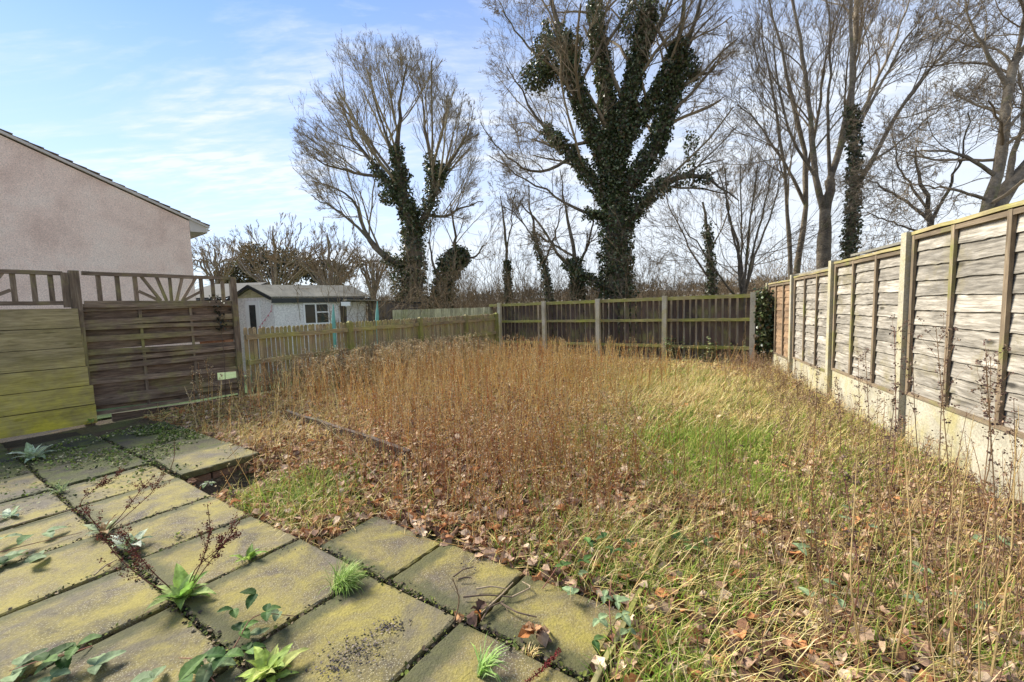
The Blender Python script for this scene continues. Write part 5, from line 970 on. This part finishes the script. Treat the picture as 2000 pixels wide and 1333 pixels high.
tag(rs.build('brown_stems', M['straw']), 'brown dead weed stems crowding the foot of the panel fence', 'dead weeds', kind='stuff')
# bare twigs near the hollow and leaning canes
for (x0, y0, x1, y1, lab) in ((420, 845, 455, 800, 'thin bare sapling twig by the kick board under the trellis fence'), (385, 835, 360, 755, 'pale curved bare twig in front of the woven slats'), (330, 925, 340, 860, 'thin dark twig standing in the raised slab joint'), (888, 1212, 884, 1130, 'upright snapped twig with a dead leaf between slabs')):
    b = gnd(x0, y0, 0); tp = atY(x1, y1, b[1]); sp = Soup(); A = line(sp, [b, (b+tp)/2+np.array([.03, 0, 0]), tp], .004, .002, (.20, .13, .08) if x0 != 385 else (.5, .4, .24), 8, 5)
    C, rr, ln = spawn(A[None], np.linspace(.003, .0015, 8)[None], 4, .1, .9, 28, .5, 5, .1, .3, np.array([np.linalg.norm(tp-b)]), rmin=.0011); sp.tubes(C, rr, np.repeat(np.array([[.2, .13, .08]]), len(C), 0)); tag(sp.build('twig', M['twig'], loc=b), lab, 'twig', 'single bare twigs')
# canes arching through the field
cn = [((880, 960), (960, 850), (1010, 790), 'long pale arching cane low in the middle of the field'), ((1380, 1000), (1250, 860), (1170, 760), 'long straw cane leaning across the green grass'), ((440, 900), (560, 780), (640, 700), 'pale cane leaning towards the picket fence'), ((760, 960), (690, 880), (600, 800), 'pale cane crossing the leaf litter near the hollow')]
for a, b_, c_, lab in cn:
    p0 = gnd(*a, 0); Yb = p0[1]; p1 = atY(*b_, Yb+.25); p2 = atY(*c_, Yb+.5); sp = Soup(); line(sp, [p0, p1, p2], .004, .002, (.56, .44, .24), 12, 5); tag(sp.build('dead_cane', M['straw'], loc=p0), lab, 'cane', 'arching dead canes')
# sticks on the slabs
sk = [((905, 1168), (950, 1165), (1000, 1168), 'straight dark stick at the left of the twig heap'), ((1000, 1168), (1040, 1150), (1000+20, 1138), 'short fork stick on top of the twig heap'), ((940, 1200), (980, 1165), (1002, 1140), 'pale stick rising through the twig heap'), ((978, 1180), (1010, 1200), (1048, 1207), 'thick bent stick below the twig heap'), ((930, 1152), (960, 1148), (990, 1152), 'small curved twig above the twig heap'), ((886, 1128), (905, 1115), (922, 1110), 'dark peeled twig on the grey slab, upper one'), ((895, 1133), (910, 1130), (922, 1131), 'dark peeled twig on the grey slab, lower one'), ((940, 1215), (955, 1190), (985, 1175), 'dark root like twig crossing the slab joint'), ((25, 1028), (80, 1012), (135, 998), 'long pale stick lying in the joint at the left'), ((184, 1125), (205, 1108), (228, 1095), 'pale split stick lying near the rusty dock')]
for a, b_, c_, lab in sk:
    P3 = [gnd(*a, .008)+np.array([0, 0, .004]), gnd(*b_, .012)+np.array([0, 0, .008]), gnd(*c_, .008)+np.array([0, 0, .004])]; sp = Soup(); A = line(sp, P3, .0045, .0028, (.14, .10, .07) if 'dark' in lab or 'bent' in lab else (.36, .28, .18), 10, 6); A = A+rng.normal(0, .001, A.shape)
    C, rr, ln = spawn(A[None], np.linspace(.003, .0015, 10)[None], 3, .1, .9, 30, .35, 4, .1, 0.02, np.array([.15]), rmin=.001); C[:, :, 2] = np.clip(C[:, :, 2], .006, .03); sp.tubes(C, rr, np.repeat(np.array([[.25, .18, .12]]), len(C), 0)); tag(sp.build('stick', M['twig'], loc=P3[0]), lab, 'stick', 'sticks lying on the paving')
def leafpile(px, py, n, spread, label, name='dead_leaf_pile'):
    b = gnd(px, py, 0); sp = Soup(); p = np.stack([b[0]+rng.normal(0, spread, n), b[1]+rng.normal(0, spread*.7, n), rng.uniform(.006, .03, n)], 1)
    sp.stamp(tv, tf_, p, rots(rng.uniform(0, 6.28, n), rng.normal(0, .5, n), rng.normal(0, .5, n)), np.stack([rng.uniform(.05, .08, n), rng.uniform(.05, .085, n), rng.uniform(.08, .2, n)], 1), pick([(.46, .26, .13), (.55, .38, .24), (.12, .07, .05), (.5, .2, .06)], n, .2)); tag(sp.build(name, M['litter'], loc=b), label, 'dead leaves')
leafpile(1045, 1248, 7, .022, 'small heap of curled orange dead leaves on the grey slab'); leafpile(925, 1200, 5, .02, 'pair of dead leaves caught under the twig heap')
sp = Soup(); b = gnd(1060, 1315, 0); A = line(sp, [gnd(1028, 1333, .01), gnd(1055, 1312, .02), gnd(1092, 1272, .01)], .002, .001, (.12, .03, .03), 14, 4); m_ = 14*26; sp.stamp(IVT, IVF, np.repeat(A, 26, 0)+rng.normal(0, .004, (m_, 3)), rots(rng.uniform(0, 6.28, m_), rng.normal(0, .9, m_), rng.normal(0, 1, m_)), rng.uniform(.004, .007, m_), pick([(.22, .03, .03), (.14, .02, .02)], m_, .2))
tag(sp.build('fallen_seed_stalk', M['litter'], loc=b), 'dark red seed stalk lying on the slab at the bottom edge', 'seed stalk')
# crumbs, chips and dead bits on and between the slabs
cr = Soup(); pos = []
for (px, py, s_, n) in ((700, 1270, .07, 260), (760, 1225, .04, 160), (650, 1310, .04, 80), (560, 1075, .03, 40), (920, 1105, .05, 40), (260, 830, .25, 200), (310, 860, .2, 200)):
    b = gnd(px, py, 0); pos.append(np.stack([b[0]+rng.normal(0, s_, n), b[1]+rng.normal(0, s_*.6, n), np.full(n, .006)], 1))
for b in ROOTS: pos.append(np.stack([b[0]+rng.normal(0, .035, 90), b[1]+rng.normal(0, .026, 90), rng.uniform(.002, .016, 90)], 1))
pos = np.concatenate(pos); n = len(pos); cr.stamp(IVT, IVF, pos, rots(rng.uniform(0, 6.28, n), rng.normal(0, .3, n), rng.normal(0, .3, n)), rng.uniform(.003, .011, n), pick([(.07, .06, .06), (.12, .10, .09), (.045, .04, .04), (.22, .18, .14)], n, .3))
UJ = [-6.48, -5.83, -5.09, -4.42, -3.75, -3.14, -2.52, -1.87, -1.22]; pts = []
for u in UJ:
    k = 420; pts.append(np.stack([np.full(k, u)+rng.normal(0, .011, k)*rng.choice([1, 1, 2.2], k), rng.uniform(-.2, 1.36, k)], 1))
for v, u0_, u1_ in ((.70, -7, 0), (1.36, -6.5, -4.4), (1.36, -2.3, -.6), (.05, -7, 0)):
    k = int((u1_-u0_)*520); pts.append(np.stack([rng.uniform(u0_, u1_, k), v+rng.normal(0, .012, k)*rng.choice([1, 1, 2.2], k)], 1))
pts = np.concatenate(pts); n = len(pts); w3 = np.stack([pts[:, 0]*CA-pts[:, 1]*SA, pts[:, 0]*SA+pts[:, 1]*CA, rng.uniform(-.02, .006, n)], 1)
cr.stamp(IVT, IVF, w3, rots(rng.uniform(0, 6.28, n), rng.normal(0, .5, n), rng.normal(0, .5, n)), rng.uniform(.005, .02, n), pick([(.05, .04, .03), (.10, .07, .045), (.26, .20, .12), (.12, .15, .03), (.16, .17, .04), (.06, .08, .02), (.03, .025, .02)], n, .3))
tag(cr.build('paving_debris', M['soil']), 'dark crumbs of soil and leaf bits on the slabs and in their joints', 'debris', kind='stuff')
ms = Soup(); n = 9000; u = np.concatenate([rng.normal(-6.1, .35, n//2), rng.normal(-5.9, .8, n//2)]); v = np.concatenate([rng.normal(1.75, .22, n//2), rng.normal(1.2, .4, n//2)]); k = (u > -6.9) & (u < -4.5) & (v < 2.0) & (pn(u, v, 3) > -.1); u, v = u[k], v[k]; n = len(u)
ms.stamp(IVT, IVF, np.stack([u*CA-v*SA, u*SA+v*CA, np.full(n, .018)+rng.uniform(0, .012, n)], 1), rots(rng.uniform(0, 6.28, n), rng.normal(0, .5, n), rng.normal(.3, .6, n)), rng.uniform(.010, .026, n), pick([(.10, .16, .03), (.20, .26, .05), (.05, .07, .02), (.34, .32, .18)], n, .25)); tag(ms.build('moss', M['litter']), 'mossy mat over the far raised slabs beside the fence', 'moss', kind='stuff')
# timber edgings
e1 = MB(); a = gnd(1330, 1000, .02); b = gnd(1168, 1320, .02); e1.box(v3(a[:2], -.03), v3((a[:2]*.45+b[:2]*.55), -.02), .020, .13, seg=6, jit=.004); e1.box(v3((a[:2]*.42+b[:2]*.58), -.03), v3(b[:2]+(b-a)[:2]*.15, -.04), .020, .13, seg=6, jit=.004)
tag(e1.build('timber_edging', M['mossrail'], loc=v3(a[:2], 0)), 'pale algae stained timber edging board beside the grass in the foreground', 'edging')
e2 = MB(); a = gnd(560, 815, .0); b = gnd(800, 900, .0); e2.box(v3(a[:2], .0), v3(b[:2], .0), .05, .20, seg=6, jit=.006)
tag(e2.build('rotten_board', M['darkboard'], loc=v3(a[:2], 0)), 'dark rotten edging board half buried in the stalks', 'edging')
# leggy climber on the trellis end
cl = Soup(); c0 = lp(LW-.25, .05, 0)
for k in range(150):
    z = random.uniform(1.15, 1.75); p = c0+np.array([random.gauss(0, .05)+(.12 if z > 1.55 else 0)*random.random()*-1, random.gauss(0, .04), z]); leafmesh(cl, p, random.uniform(0, 6.28), random.uniform(-1, .3), .05, .035, .5, jit((.03, .035, .02), .3), nseg=4)
line(cl, [c0+np.array([0, 0, 0]), c0+np.array([.04, 0, .8]), c0+np.array([-.02, 0, 1.7])], .005, .003, (.10, .07, .05)); tag(cl.build('climber', M['ivy'], loc=c0), 'dark withered climber hanging on the right end of the trellis', 'climber')
for o in S.objects: o.select_set(False) if hasattr(o, 'select_set') and o.name in bpy.context.view_layer.objects else None
